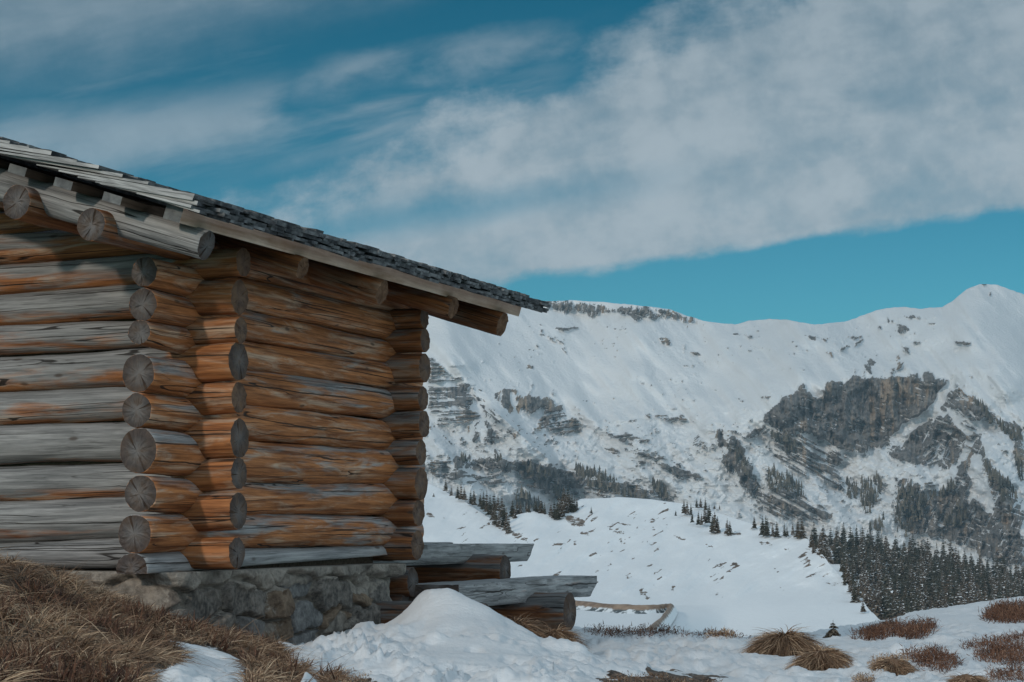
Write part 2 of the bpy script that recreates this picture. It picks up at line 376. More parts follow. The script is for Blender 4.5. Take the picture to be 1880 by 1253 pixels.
def hill_mat():
    m, T = new_mat('snow_slope')
    oc = T.n('ShaderNodeTexCoord').outputs['Object']; tu = attr(T, 'turf')
    n1 = T.noise(oc, 0.9, 6, 0.68); n2 = T.noise(T.vmul(oc, (1, 0.25, 1)), 0.06, 5, 0.6); n3 = T.noise(oc, 1.6, 3)
    f = T.ss(T.m('ADD', tu, T.m('MULTIPLY', T.m('SUBTRACT', n1, 0.5), 1.3)), 0.48, 0.66)
    turf = T.mix(T.ss(n3, 0.3, 0.7), (0.08, 0.065, 0.055), (0.22, 0.16, 0.12))
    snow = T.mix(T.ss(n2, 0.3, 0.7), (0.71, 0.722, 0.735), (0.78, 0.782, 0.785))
    finish(T, T.mix(f, snow, turf), 0.7, T.m('ADD', n1, n2), 0.25, 0.5, 0.2)
    return m

def mount_mat():
    m, T = new_mat('alpine_rock_and_snow')
    oc = T.n('ShaderNodeTexCoord').outputs['Object']; rk = attr(T, 'rock'); tn = attr(T, 'tone')
    n1 = T.noise(oc, 0.12, 7, 0.68); n2 = T.noise(oc, 0.42, 4, 0.6); n3 = T.noise(oc, 0.004, 4, 0.6)
    f = T.ss(T.m('ADD', rk, T.m('MULTIPLY', T.m('SUBTRACT', n1, 0.5), 0.8)), 0.45, 0.56)
    g = T.m('ADD', T.m('MULTIPLY', n1, 0.55), T.m('MULTIPLY', n2, 0.45))
    ra = T.mix(T.ss(g, 0.33, 0.67), (0.060, 0.056, 0.054), (0.25, 0.225, 0.205))
    rb = T.mix(T.ss(g, 0.33, 0.67), (0.14, 0.108, 0.084), (0.38, 0.29, 0.215))
    rock = T.mix(T.ss(tn, 0.52, 0.80), ra, rb)
    snow = T.mix(T.ss(n3, 0.3, 0.7), (0.57, 0.58, 0.592), (0.67, 0.67, 0.672))
    finish(T, T.mix(f, snow, rock), 0.75, g, 0.5, 6.0, 0.15)
    return m

def blade_mat(name, c0, c1, c2):
    m, T = new_mat(name)
    tone = attr(T, 'tone'); h = attr(T, 'h')
    col = T.mix(T.ss(tone, 0.0, 0.55), c0, c1); col = T.mix(T.ss(tone, 0.55, 1.0), col, c2)
    finish(T, col, 0.7, spec=0.2)
    return m

def conifer_mat(name, snow):
    m, T = new_mat(name)
    sn = attr(T, 'snow'); tone = attr(T, 'tone'); rnd = T.n('ShaderNodeObjectInfo').outputs['Random']
    gcol = T.mix(tone, (0.036, 0.040, 0.033), (0.13, 0.12, 0.094))
    bcol = T.mix(tone, (0.060, 0.048, 0.038), (0.20, 0.155, 0.115))
    col = T.mix(T.ss(rnd, 0.25, 0.8), gcol, bcol)
    f = T.ss(T.m('ADD', sn, T.m('MULTIPLY', T.m('SUBTRACT', rnd, 0.5), 0.25)), 1.0 - snow, 1.06 - snow)
    finish(T, T.mix(f, col, (0.72, 0.74, 0.76)), 0.8, spec=0.1)
    return m

# ------------------------------------------------------------------ mountains
def ZA(l): return [(780 + x / 3.387, 500 + y / 3.387) for x, y in l]
def ZB(l): return [(1300 + x / 3.241, 500 + y / 3.241) for x, y in l]
def ZC(l): return [(780 + x / 3.387, 780 + y / 3.387) for x, y in l]
def ZD(l): return [(1300 + x / 3.241, 780 + y / 3.241) for x, y in l]
ROCK = [  # outline, density, pattern angle (deg), along-scale px, across-scale px, steepness
 (ZA([(700,185),(760,180),(900,180),(1050,205),(1120,215),(1180,225),(1300,215),(1420,235),(1500,245),(1600,262),(1700,300),(1710,318),(1600,310),(1480,290),(1420,295),(1300,280),(1190,262),(1120,265),(1040,275),(930,235),(900,262),(800,240),(720,205)]), .80, 80, 22, 3.5, 1),
 (ZA([(20,530),(100,580),(200,650),(260,720),(300,790),(290,860),(335,880),(320,915),(280,950),(180,945),(90,935),(20,850)]), .66, 3, 45, 4.5, .6),
 (ZA([(300,760),(400,850),(500,950),(580,1030),(560,1050),(470,960),(390,880)]), .55, -40, 20, 5, .3),
 (ZA([(380,840),(410,860),(400,930),(430,1000),(445,1080),(460,1140),(430,1140),(420,1060),(400,980),(375,940)]), .85, 80, 12, 5, .2),
 (ZA([(320,925),(340,940),(325,1010),(300,1070),(280,1090),(310,990)]), .85, 70, 12, 5, .2),
 (ZA([(440,745),(520,735),(640,762),(700,770),(780,800),(850,835),(830,870),(720,850),(660,880),(600,850),(560,920),(530,860),(500,850),(460,800)]), .60, 65, 26, 6, .5),
 (ZA([(690,985),(745,860),(850,835),(900,900),(960,910),(980,985),(900,1015),(790,1000)]), .82, 10, 24, 6, .7),
 (ZA([(1430,885),(1500,880),(1600,885),(1640,905),(1600,925),(1500,920),(1440,905)]), .85, 5, 12, 4, .3),
 (ZA([(1365,885),(1402,885),(1402,912),(1380,905)]), .8, 5, 8, 4, .2),
 (ZA([(1130,1000),(1200,990),(1300,1010),(1390,1030),(1380,1065),(1330,1060),(1250,1030),(1240,1085),(1200,1030)]), .74, 8, 14, 5, .4),
 (ZA([(605,588),(640,578),(675,582),(670,600),(630,602)]), .85, 3, 9, 4, .1),
 (ZA([(815,345),(950,340),(955,356),(820,358)]), .6, 0, 9, 3, .1),
 (ZA([(700,365),(840,385),(880,450),(860,470),(780,440),(700,400)]), .36, -20, 12, 4, 0),
 (ZA([(840,475),(855,470),(885,510),(878,518)]), .8, -40, 8, 3, 0),
 (ZA([(1455,410),(1500,405),(1535,440),(1520,455),(1480,440)]), .6, -10, 8, 4, 0),
 (ZA([(1655,498),(1700,500),(1715,520),(1680,525)]), .75, -10, 8, 4, 0),
 (ZA([(1590,570),(1680,575),(1685,588),(1600,585)]), .6, 0, 8, 3, 0),
 (ZC([(130,200),(280,185),(320,200),(600,230),(640,215),(780,250),(900,300),(1000,330),(1000,380),(850,350),(700,350),(600,300),(450,285),(330,270),(220,280)]), .78, 70, 16, 6, .8),
 (ZC([(80,300),(220,290),(400,310),(560,330),(560,360),(400,370),(230,360),(90,320)]), .60, 5, 18, 5, .4),
 (ZC([(600,230),(900,270),(1000,380),(950,430),(800,410),(700,370),(600,330)]), .62, -8, 26, 5, .4),
 (ZC([(1000,330),(1150,340),(1350,390),(1500,430),(1560,480),(1350,470),(1100,450),(1000,430)]), .66, -6, 18, 5, .4),
 (ZC([(0,180),(130,200),(220,290),(60,320),(0,280)]), .45, 0, 18, 5, .2),
 (ZC([(560,330),(600,330),(850,400),(950,440),(900,470),(700,400),(560,380)]), .50, -6, 18, 5, .2),
 (ZC([(1100,140),(1350,150),(1550,240),(1720,300),(1680,360),(1400,250),(1200,200)]), .40, -12, 20, 5, .1),
 (ZC([(1640,50),(1720,80),(1770,140),(1680,140)]), .42, 30, 12, 4, .1),
 (ZC([(1810,20),(1863,40),(1863,240),(1830,130)]), .55, 60, 14, 6, .2),
 (ZB([(345,900),(345,860),(370,810),(410,770),(490,720),(560,680),(585,675),(620,720),(690,690),(740,640),(800,645),(900,625),(1030,632),(1130,620),(1250,603),(1280,660),(1290,650),(1300,605),(1335,605),(1355,645),(1400,650),(1420,640),(1440,650),(1400,720),(1330,830),(1200,900),(1110,1010),(1080,1050),(970,1060),(900,1075),(800,1070),(740,1050),(650,980),(540,945),(530,970),(470,960),(400,930)]), 1.02, 78, 40, 7, 1.3),
 (ZB([(1440,690),(1480,690),(1560,720),(1640,790),(1700,870),(1690,885),(1600,880),(1530,870),(1500,860),(1430,810),(1400,820),(1370,760)]), .92, -45, 22, 7, .8),
 (ZB([(1290,900),(1380,840),(1440,850),(1500,920),(1540,1000),(1500,1060),(1470,1130),(1430,1170),(1390,1100),(1330,1030),(1290,1040),(1220,1120),(1130,1130),(1080,1090),(1110,1060),(1200,1000),(1280,960)]), .97, 60, 26, 8, .9),
 (ZB([(1200,900),(1330,840),(1290,960),(1150,1060),(1090,1050)]), .42, 40, 14, 5, .3),
 (ZB([(1560,715),(1720,850),(1880,930),(1880,1199),(1830,1150),(1820,1000),(1740,900),(1700,860)]), .72, -60, 22, 7, .8),
 (ZB([(1480,880),(1560,900),(1640,1000),(1560,1080),(1520,1000)]), .50, -25, 26, 5, .3),
 (ZB([(60,970),(110,985),(190,1000),(220,1050),(250,1130),(260,1199),(110,1199),(85,1110),(100,1060),(70,1020)]), .82, 70, 16, 6, .7),
 (ZB([(200,990),(280,930),(345,905),(350,960),(270,1000)]), .82, 40, 14, 6, .5),
 (ZB([(370,950),(540,960),(700,1060),(800,1110),(760,1170),(600,1150),(480,1100),(400,1050)]), .50, -28, 40, 4.5, .2),
 (ZD([(80,180),(200,150),(240,250),(260,300),(300,380),(350,370),(290,460),(210,370),(170,290),(110,270)]), .84, 60, 18, 7, .7),
 (ZD([(370,150),(520,180),(760,240),(820,400),(700,380),(600,320),(450,260),(370,210)]), .54, -28, 44, 4.5, .2),
 (ZD([(290,440),(370,370),(420,360),(560,420),(650,470),(750,525),(700,560),(600,555),(500,530),(380,490),(300,470)]), .93, -28, 30, 8, .9),
 (ZD([(300,470),(420,500),(600,560),(540,570),(380,530)]), .60, -25, 24, 5, .3),
 (ZD([(1190,640),(1200,560),(1290,450),(1400,400),(1480,330),(1480,260),(1540,180),(1620,90),(1650,140),(1640,290),(1640,330),(1530,250),(1560,330),(1520,420),(1660,480),(1690,520),(1720,420),(1790,450),(1880,480),(1880,850),(1620,790),(1580,720),(1450,690),(1300,650)]), .96, 62, 34, 9, 1.0),
 (ZD([(1640,100),(1700,250),(1800,300),(1860,400),(1880,420),(1880,480),(1700,480),(1650,300)]), .82, 60, 26, 8, .7),
 (ZD([(1080,150),(1200,130),(1290,180),(1330,130),(1390,190),(1440,270),(1300,250),(1200,220),(1140,230)]), .60, 35, 18, 6, .4),
 (ZD([(1280,330),(1400,340),(1400,370),(1290,360)]), .62, 5, 16, 4, .3),
 (ZD([(1120,330),(1200,320),(1290,380),(1280,480),(1180,560),(1120,420)]), .45, 60, 14, 6, .3),
 # specks on the open snow of the upper slopes
 (ZB([(1070,285),(1110,290),(1115,305),(1080,308)]), .9, 0, 8, 5, 0), (ZB([(1125,305),(1170,310),(1190,345),(1150,360),(1130,335)]), .75, 0, 8, 5, 0),
 (ZB([(1100,345),(1130,340),(1135,360),(1110,362)]), .7, 0, 8, 5, 0), (ZB([(1170,252),(1275,255),(1270,275),(1200,270)]), .5, 0, 8, 4, 0),
 (ZB([(1470,418),(1560,418),(1568,430),(1480,434)]), .9, 0, 12, 5, 0), (ZB([(785,455),(830,430),(835,450),(810,475),(785,475)]), .7, 30, 8, 5, 0),
 (ZB([(860,430),(890,410),(920,400),(915,420),(885,440),(865,452)]), .75, 30, 8, 5, 0), (ZB([(930,540),(980,515),(1020,550),(985,545),(960,600),(935,580)]), .52, -40, 12, 4, 0),
 (ZB([(1115,430),(1190,450),(1195,485),(1160,470)]), .55, -30, 10, 4, 0), (ZB([(1210,420),(1260,415),(1265,438),(1235,432)]), .55, 0, 10, 4, 0),
 (ZB([(1130,490),(1165,540),(1160,580),(1100,610),(1120,570)]), .5, 50, 10, 4, 0), (ZB([(1300,297),(1340,300),(1340,312),(1305,310)]), .6, 0, 8, 4, 0),
 (ZB([(690,470),(740,475),(745,500),(700,495)]), .45, -20, 8, 4, 0), (ZB([(1010,325),(1030,325),(1025,345),(1005,340)]), .7, 0, 8, 4, 0),
 (ZB([(570,375),(700,400),(700,420),(580,400)]), .36, -10, 10, 4, 0), (ZB([(140,365),(300,380),(300,398),(150,380)]), .34, -6, 10, 4, 0),
 (ZB([(310,740),(370,735),(380,755),(320,755)]), .5, 0, 10, 4, 0), (ZB([(180,745),(220,760),(215,780),(190,775)]), .5, 0, 8, 4, 0),
 (ZB([(1610,75),(1640,66),(1700,70),(1690,82),(1640,80)]), .7, 0, 10, 4, 0), (ZB([(1675,118),(1690,118),(1688,134),(1678,134)]), .8, 0, 8, 4, 0),
 (ZB([(820,375),(880,380),(930,360),(925,385),(870,395)]), .4, 10, 10, 4, 0),
]
RIDGE = [(-900,640),(-500,600),(-150,628),(150,580),(420,566),(700,556),(985,553),(1008,553),(1060,552),(1110,555),(1190,563),(1230,569),(1290,590),(1320,593),(1350,596),(1375,589),(1415,586),(1450,588),(1497,597),(1520,593),(1550,591),(1570,585),(1600,573),(1640,564),(1660,563),(1690,567),(1730,564),(1748,553),(1775,532),(1800,522),(1830,523),(1855,533),(1880,541),(1960,560),(2100,610),(2400,585),(2900,640)]
FLOOR_Y = 1060.0
def build_mountain():
    pxc = np.concatenate([np.linspace(-900, 720, 260)[:-1], np.linspace(720, 1960, 960), np.linspace(1960, 2900, 150)[1:]])
    nc, nr = len(pxc), 430
    rid0 = np.interp(pxc, *zip(*RIDGE)); kk = np.ones(11) / 11; rid = np.convolve(np.pad(rid0, 5, mode='edge'), kk, 'valid')
    wob = (rid0 - rid) + (fbm(pxc / 14, pxc * 0, 4, 3) - .5) * 3.0
    t = np.linspace(0, 1, nr)[:, None]
    PY = FLOOR_Y + (rid[None] - FLOOR_Y) * t; PX = np.repeat(pxc[None], nr, 0)
    rock = np.zeros_like(PX); steep = np.zeros_like(PX)
    w1 = (fbm(PX / 16, PY / 16, 5, 21) - .5); w2 = (fbm(PX / 16, PY / 16, 5, 41) - .5)
    for i, (pl, dens, ang, s1, s2, st) in enumerate(ROCK):
        p = np.array(pl); x0, y0 = p.min(0) - 14; x1, y1 = p.max(0) + 14
        c0, c1 = np.searchsorted(pxc, [x0, x1]); sl = (slice(None), slice(c0, c1))
        X, Y = PX[sl], PY[sl]
        msk = (Y > y0) & (Y < y1)
        if not msk.any(): continue
        xs, ys = X[msk], Y[msk]
        size = min(8.0, 0.25 * min(x1 - x0 - 28, y1 - y0 - 28) + 2)
        sdv = psd(xs + w1[sl][msk] * size * 2.2, ys + w2[sl][msk] * size * 2.2, pl)
        dd = min(dens + (.13 if dens < .8 and st > 0.05 else 0), 1.02) * sst(-size * .45, size * .55, sdv)
        a = R(ang); ca, sa = math.cos(a), math.sin(a)
        u = (xs * ca - ys * sa); v = (xs * sa + ys * ca)
        n = fbm(u / s1 + i * 7.1 + w1[sl][msk] * .6, v / s2 + i * 3.3 + w2[sl][msk] * .7, 5, 60 + i % 7, .64)
        n = np.clip((n - .5) * 2.1 + .5, 0, 1)
        r = sst(-.05, .05, dd - n)
        if dens > 1:
            r = r * (1 - .85 * sst(.70, .75, fbm((xs + ys * .3) / 13 + i, (ys - xs * .3) / 3.6, 4, 51)))
        elif abs(ang) < 35 and st > .05:                         # snow lying on the ledges between the strata
            r = r * (1 - .9 * sst(.53, .60, fbm(u / 55 + w1[sl][msk], v / 3.4 + i + w2[sl][msk] * .8, 3, 50)))
        elif st > .5:
            r = r * (1 - .9 * sst(.66, .71, fbm((xs + ys * .35) / 16 + i, (ys - xs * .35) / 3.2, 4, 51)))
            r = r * (1 - .8 * sst(.70, .75, fbm(u / 30 + i, v / 4.0, 3, 52)))
        tmp = rock[sl]; tmp[msk] = np.maximum(tmp[msk], r); rock[sl] = tmp
        ts = steep[sl]; ts[msk] = np.maximum(ts[msk], st * sst(-3, 3, sdv)); steep[sl] = ts
    # stray rock specks
    sp = fbm(PX / 7, PY / 4, 4, 5); zone = fbm(PX / 70, PY / 50, 3, 6) - .22 * (PY < 770)
    rock = np.maximum(rock, sst(.75, .79, sp + (zone - .5) * .35) * (PY > 600) * .9)
    # snow couloirs through the rock
    for pl, wd in ((ZB([(1445,670),(1400,730),(1330,830),(1260,880),(1190,920),(1110,1005)]), 10), (ZB([(600,680),(625,710),(660,725)]), 8), (ZD([(1600,210),(1600,300),(1640,420),(1665,490)]), 12),
                   (ZD([(1660,90),(1700,200),(1790,300),(1850,420)]), 12), (ZA([(620,880),(690,930),(650,985)]), 6), (ZA([(540,760),(560,850),(580,930)]), 4), (ZB([(1440,850),(1500,920),(1570,960)]), 5)):
        dmin = np.full(PX.shape, 1e9)
        for (ax, ay), (bx, by) in zip(pl[:-1], pl[1:]):
            ex, ey = bx - ax, by - ay; h = np.clip(((PX - ax) * ex + (PY - ay) * ey) / (ex * ex + ey * ey), 0, 1)
            dmin = np.minimum(dmin, np.hypot(PX - ax - h * ex, PY - ay - h * ey))
        rock *= sst(wd * .55, wd * 1.25, dmin + w1 * 12)
    def blur(a, kx, ky):
        for ax, k in ((0, ky), (1, kx)):
            if k < 1: continue
            c = np.cumsum(np.pad(a, [(k + 1, k) if i == ax else (0, 0) for i in (0, 1)], mode='edge'), axis=ax)
            n = a.shape[ax]; i1 = np.arange(2 * k + 1, 2 * k + 1 + n); i0 = np.arange(0, n)
            a = (np.take(c, i1, ax) - np.take(c, i0, ax)) / (2 * k + 1)
        return a
    stb = blur(blur(steep, 6, 2), 6, 2)
    e = (HOR - PY) / F
    base_m = .46 + .22 * (fbm(PX / 160, PY / 90, 3, 31) - .5) + .25 * sst(760, 900, PY)
    slope = base_m + stb * 1.3
    D = np.zeros_like(PX); D[0] = 1250 + 140 * (fbm(pxc / 240, pxc * 0 + 2, 3, 8) - .5)
    for i in range(1, nr):
        dy = PY[i - 1] - PY[i]
        D[i] = D[i - 1] + (D[i - 1] / F) / np.maximum(slope[i] - e[i], .12) * dy
    D = blur(blur(blur(blur(D, 26, 0), 22, 0), 19, 0), 13, 0)
    # the body of relief: gullies, ribs, dunes of snow
    D = D + (75 * (fbm(PX / 150, PY / 110, 3, 71) - .5) + 54 * (fbm((PX - PY * .8) / 64, (PY + PX * .4) / 170, 3, 72) - .5)) * (.75 + .25 * sst(640, 800, PY)) + 20 * (fbm(PX / 20, PY / 14, 4, 74) - .5) * sst(700, 820, PY) + 4.5 * (fbm((PX - PY * .8) / 26, (PY + PX * .4) / 70, 3, 76) - .5)
    rk = blur(rock, 1, 1)
    D = D - 9 * rk - 24 * rk * (fbm(PX / 8, PY / 34, 5, 73, .6) - .5) - 16 * rk * (fbm(PX / 26, PY / 20, 3, 75) - .5)
    # sharp rib whose far side lies in its own shade
    ax, ay = ZA([(430, 860)])[0]; bx, by = ZA([(820, 1210)])[0]
    ex, ey = bx - ax, by - ay; L = math.hypot(ex, ey)
    h = ((PX - ax) * ex + (PY - ay) * ey) / L ** 2; sdn = ((PX - ax) * ey - (PY - ay) * ex) / L
    env = sst(-.12, .1, h) * (1 - sst(.85, 1.1, h))
    D = D - env * 62 * np.where(sdn < 0, np.exp(sdn / 40), np.exp(-sdn / 9))
    P = at(PX, PY + wob[None] * t ** 24, D)
    global HAZE_TOP
    HAZE_TOP = float(P[..., 2].max()) + 6
    # back of the range
    b1 = P[-1] + np.array([0, 260, -40.]); b2 = P[-1] + np.array([0, 900, -380.])
    P = np.concatenate([P, b1[None], b2[None]], 0)
    rk2 = np.concatenate([rock, rock[-1:] * 0, rock[-1:] * 0], 0)
    tone = .42 * fbm(PX / 40, PY / 60, 4, 81) + .58 * fbm(PX / 9, PY / 60, 4, 82)
    tone = np.clip((tone - .5) * 2.0 + .42, 0, 1)
    tone = np.concatenate([tone, tone[-1:], tone[-1:]], 0)
    me = mesh_np('mountain', P, grid_q(nr + 2, nc), mount_mat(), {'rock': rk2, 'tone': tone})
    tag(link('mountain', me), kind='structure')
    return pxc, PY, D
MPX, MPY, MD = build_mountain()
def mountain_depth(px, py):
    c = int(np.clip(np.searchsorted(MPX, px), 0, len(MPX) - 1))
    return float(np.interp(-py, -MPY[:, c], MD[:, c]))

# ------------------------------------------------------------------ middle hill, forest slope, valley
HTOP = [(-900,900),(-400,850),(0,880),(350,830),(600,815),(700,850),(785,888),(820,903),(860,925),(905,955),(925,958),(945,947),(985,938),(1022,951),(1045,930),(1065,917),(1130,913),(1200,917),(1260,925),(1330,945),(1400,968),(1470,985),(1490,993),(1540,1047),(1575,1090),(1600,1130),(1625,1150),(1700,1165),(1960,1175)]
TURF = [ZC(l) for l in ([(1150,655),(1240,660),(1235,675),(1160,668)], [(1200,605),(1330,630),(1325,645),(1210,622)], [(1365,630),(1440,650),(1430,665),(1370,645)], [(1530,680),(1620,710),(1620,725),(1560,705)],
  [(1740,745),(1830,765),(1830,782),(1770,765)], [(1045,790),(1080,800),(1100,825),(1060,812)], [(1115,850),(1160,860),(1170,885),(1130,872)], [(1205,910),(1270,945),(1265,958),(1220,938)],
  [(1310,1018),(1380,1030),(1400,1085),(1370,1090),(1345,1050)], [(1520,1000),(1550,1010),(1550,1040),(1525,1030)], [(1805,1045),(1863,1080),(1863,1092),(1815,1062)], [(440,620),(540,660),(650,715),(640,730),(540,690),(450,640)],
  [(960,680),(1000,650),(1070,640),(1050,670),(1000,700)], [(10,520),(60,560),(50,600),(15,570)], [(85,560),(130,570),(125,600),(95,580)], [(1380,725),(1460,760),(1450,770),(1390,745)], [(1210,715),(1255,730),(1250,745),(1220,735)],
  [(1460,610),(1515,640),(1505,650),(1465,630)], [(800,740),(870,730),(870,745),(810,752)], [(900,770),(960,680),(965,690),(912,780)], [(1290,565),(1315,560),(1315,575),(1295,580)], [(840,590),(900,555),(1000,590),(1010,640),(930,635)])] + \
  [ZD(l) for l in ([(60,630),(200,640),(215,660),(120,670)], [(300,680),(380,705),(370,720),(310,710)], [(10,715),(70,730),(70,745),(20,735)], [(345,845),(420,870),(420,885),(370,870)], [(40,1005),(110,1045),(105,1055),(50,1020)],
  [(160,770),(190,790),(185,798),(162,782)], [(455,740),(490,745),(485,755),(460,752)], [(585,740),(660,755),(720,800),(700,805),(620,765)], [(745,850),(790,860),(780,880)], [(880,990),(930,1010),(900,1030)], [(690,935),(735,945),(720,955)], [(420,960),(450,985),(430,990)])]
POND_Z = EYE - 9.6
def hill_depth(PX, PY):
    # flat valley floor by the pond, then the slope
    flat = 9.6 * F / np.maximum(PY - HOR, 20)
    k = np.clip((1112 - PY) / (1112 - 900), 0, 1.4)
    dz = 241.8 + 88 * k
    D = np.where(PY > 1112, np.minimum(flat, 241.8), dz)
    D = D + sst(1190, 1340, PX) * np.where(PY > 1112, 241.8 - (PY - 1112) * .36 - D, 0)
    D = D - 14 * sst(1350, 1600, PX) * sst(0.1, .6, k)
    return D
def build_hill():
    pxc = np.concatenate([np.linspace(-900, 690, 200)[:-1], np.linspace(690, 1960, 640), np.linspace(1960, 2900, 80)[1:]])
    nc, nr = len(pxc), 300
    top = np.interp(pxc, *zip(*HTOP)) + (fbm(pxc / 46, pxc * 0, 3, 13) - .5) * (3 + 22 * sst(1470, 1520, pxc))
    t = np.linspace(0, 1, nr)[:, None]
    PX = np.repeat(pxc[None], nr, 0); PY = 1230 + (top[None] - 1230) * t
    D = hill_depth(PX, PY)
    D += (7 * (fbm(PX / 110, PY / 70, 3, 15) - .5) + 3.6 * (fbm((PX * .7 + PY) / 26, (PY - PX * .4) / 60, 4, 16) - .5)) * sst(1125, 1080, PY)
    turf = np.zeros_like(PX); w1 = fbm(PX / 6, PY / 4, 4, 17) - .5
    for pl in TURF:
        p = np.array(pl); m = (PX > p[:, 0].min() - 8) & (PX < p[:, 0].max() + 8) & (PY > p[:, 1].min() - 8) & (PY < p[:, 1].max() + 8)
        if m.any(): turf[m] = np.maximum(turf[m], .66 * sst(-2.5, 2.5, psd(PX[m], PY[m], pl) - 1 + w1[m] * 16))
    strk = fbm((PX * .55 + PY) / 7, (PX - PY * .6) / 26, 4, 19); zn = fbm(PX / 60, PY / 40, 3, 20)
    turf = np.maximum(turf, .7 * sst(.74, .82, strk + (zn - .5) * .45) * sst(1100, 1060, PY))
    turf[-3:] *= .3
    P = at(PX, PY, D)
    b1 = P[-1] + np.array([0, 22, -3.]); b2 = P[-1] + np.array([8, 160, -45.])
    P = np.concatenate([P, b1[None], b2[None]], 0); z = np.zeros((2, nc))
    me = mesh_np('snowy_hill', P, grid_q(nr + 2, nc), HILLM, {'turf': np.concatenate([turf, z], 0)})
    tag(link('snowy_hill', me), kind='structure')
HILLM = hill_mat()
build_hill()
FTOP = [(1380,985),(1480,1003),(1600,1015),(1740,1040),(1880,1075),(2000,1100),(2900,1120)]
def forest_depth(px, py):
    top = np.interp(px, *zip(*FTOP)); k = np.clip((1190 - py) / np.maximum(1190 - top, 5), 0, 1)
    return 330 + 300 * k
def build_forest_slope():
    nc, nr = 240, 50; pxc = np.linspace(1360, 2900, nc); top = np.interp(pxc, *zip(*FTOP)) - 4
    t = np.linspace(0, 1, nr)[:, None]; PX = np.repeat(pxc[None], nr, 0); PY = 1260 + (top[None] - 1260) * t
    D = forest_depth(PX, PY) + 8 * (fbm(PX / 30, PY / 20, 3, 9) - .5)
    P = at(PX, PY, D); P = np.concatenate([P, (P[-1] + np.array([0, 120, -30.]))[None]], 0)
    me = mesh_np('forest_slope', P, grid_q(nr + 1, nc), HILLM, {'turf': np.full((nr + 1, nc), .25)})
    tag(link('forest_slope', me), kind='structure')
build_forest_slope()
# snow-covered valley floor, reaching the horizon
vm = mesh_np('valley_floor', [(-30000, 40, -70), (30000, 40, -70), (30000, 32000, -70), (-30000, 32000, -70)], [(0, 1, 2, 3)], HILLM, {'turf': [0, 0, 0, 0]})
tag(link('valley_floor', vm), kind='structure')

# ------------------------------------------------------------------ near ground
CTRL = [  # photo pixel and distance ahead of surface points
 (1100,1253,7.6),(1250,1253,7.8),(1400,1253,8.0),(1650,1253,8.2),(1880,1253,8.5),(2100,1253,8.6),
 (1060,1160,14.6),(1160,1163,16.0),(1260,1167,16.5),(1400,1173,17.0),(1480,1172,17.5),(1560,1162,19),(1610,1140,21),(1680,1122,23),(1760,1114,25),(1880,1108,26),(2050,1100,26),
 (1300,1200,12.0),(1450,1203,12.4),(1550,1205,12.4),(1700,1185,14.5),(1850,1165,17),(1850,1210,11.5),
 (560,1190,11.3),(640,1178,11.9),(715,1160,12.8),(600,1200,9.6),(600,1253,7.0),(680,1200,9.4),
 (0,1036,8.6),(-150,1020,8.4),(60,1040,8.6),(110,1050,8.7),(200,1108,8.8),(330,1166,9.0),(440,1180,9.2),(520,1208,8.7),(560,1240,7.6),
 (0,1253,4.6),(-200,1253,4.4),(150,1253,5.0),(300,1253,5.7),(450,1253,6.4),(100,1150,6.6),(300,1190,7.2),
 (100,1075,10.6),(250,1150,10.4),(-150,1062,10.8),(400,1200,10.6),
 (825,1079,10.5),(803,1082,10.5),(786,1085,10.5),(774,1087,10.6),(766,1108,10.5),(722,1152,10.5),(742,1132,10.5),(700,1166,10.3),(862,1099,10.35),(900,1130,10.2),(965,1170,9.8),(1005,1188,9.5),(1040,1204,9.1),(1090,1225,8.4),(1130,1253,7.9),
 (800,1160,9.3),(760,1253,6.9),(900,1253,7.2),(1000,1253,7.5),(850,1200,8.4),(720,1200,9.0),(950,1200,8.5),
]
XYZ = [tuple(at(a, b, c)) for a, b, c in CTRL]
XYZ += [(.0, .0, -.1), (-3, 0, 0), (3, 0, -.1), (-3, 3, .35), (3, 3, .05), (0, 3, .15), (-6, 8, .75), (-6, 12, .6), (6, 12, 0), (9, 20, -.3), (9, 26, -.4),
        (-.35, 11.4, .13), (-.1, 11.0, .12), (-.62, 11.3, .14), (.34, 10.9, .02), (.1, 12.6, .0), (-.6, 12.4, .10), (.3, 14.2, -.02), (.35, 12.6, -.02), (.2, 13.4, -.02), (-.5, 15, .03), (-1.5, 18, 0), (.9, 17, -.1), (-3, 16, .3),
        (-6, 20, .3), (.7, 8.8, .02), (1.0, 8, .03), (.7, 10.5, .0), (-6, 30, -2.4), (0, 25, -2.2), (2.6, 26, -2.5), (5, 33, -2.6), (9, 36, -2.9), (12, 30, -.8), (0, 40, -6), (6, 48, -6), (14, 45, -5), (-8, 44, -6)]
XYZ = np.array(XYZ)
def _fit():
    p = XYZ[:, :2]; c = .03
    A = np.sqrt(((p[:, None] - p[None]) ** 2).sum(-1) + c * c)
    n = len(p); B = np.zeros((n + 3, n + 3)); B[:n, :n] = A; B[:n, n:] = np.c_[np.ones(n), p]; B[n:, :n] = B[:n, n:].T
    return np.linalg.solve(B + np.diag([-.0006] * n + [0] * 3), np.r_[XYZ[:, 2], 0, 0, 0])
_w = _fit()
def gz0(x, y):
    x = np.asarray(x, float); y = np.asarray(y, float); z = _w[-3] + _w[-2] * x + _w[-1] * y
    for (px, py, _), w in zip(XYZ, _w[:-3]): z = z + w * np.sqrt((x - px) ** 2 + (y - py) ** 2 + .0009)
    return z
TURF_NEAR = [(-400,900),(0,1020),(120,1045),(280,1105),(330,1150),(440,1165),(500,1185),(560,1232),(556,1300),(440,1300),(455,1253),(448,1222),(420,1200),(380,1185),(330,1178),(300,1172),(320,1190),(335,1215),(300,1228),(265,1253),(250,1300),(-400,1300)]
SOIL = [(1105,1250),(1150,1238),(1230,1234),(1300,1243),(1330,1254),(1320,1285),(1120,1285)]
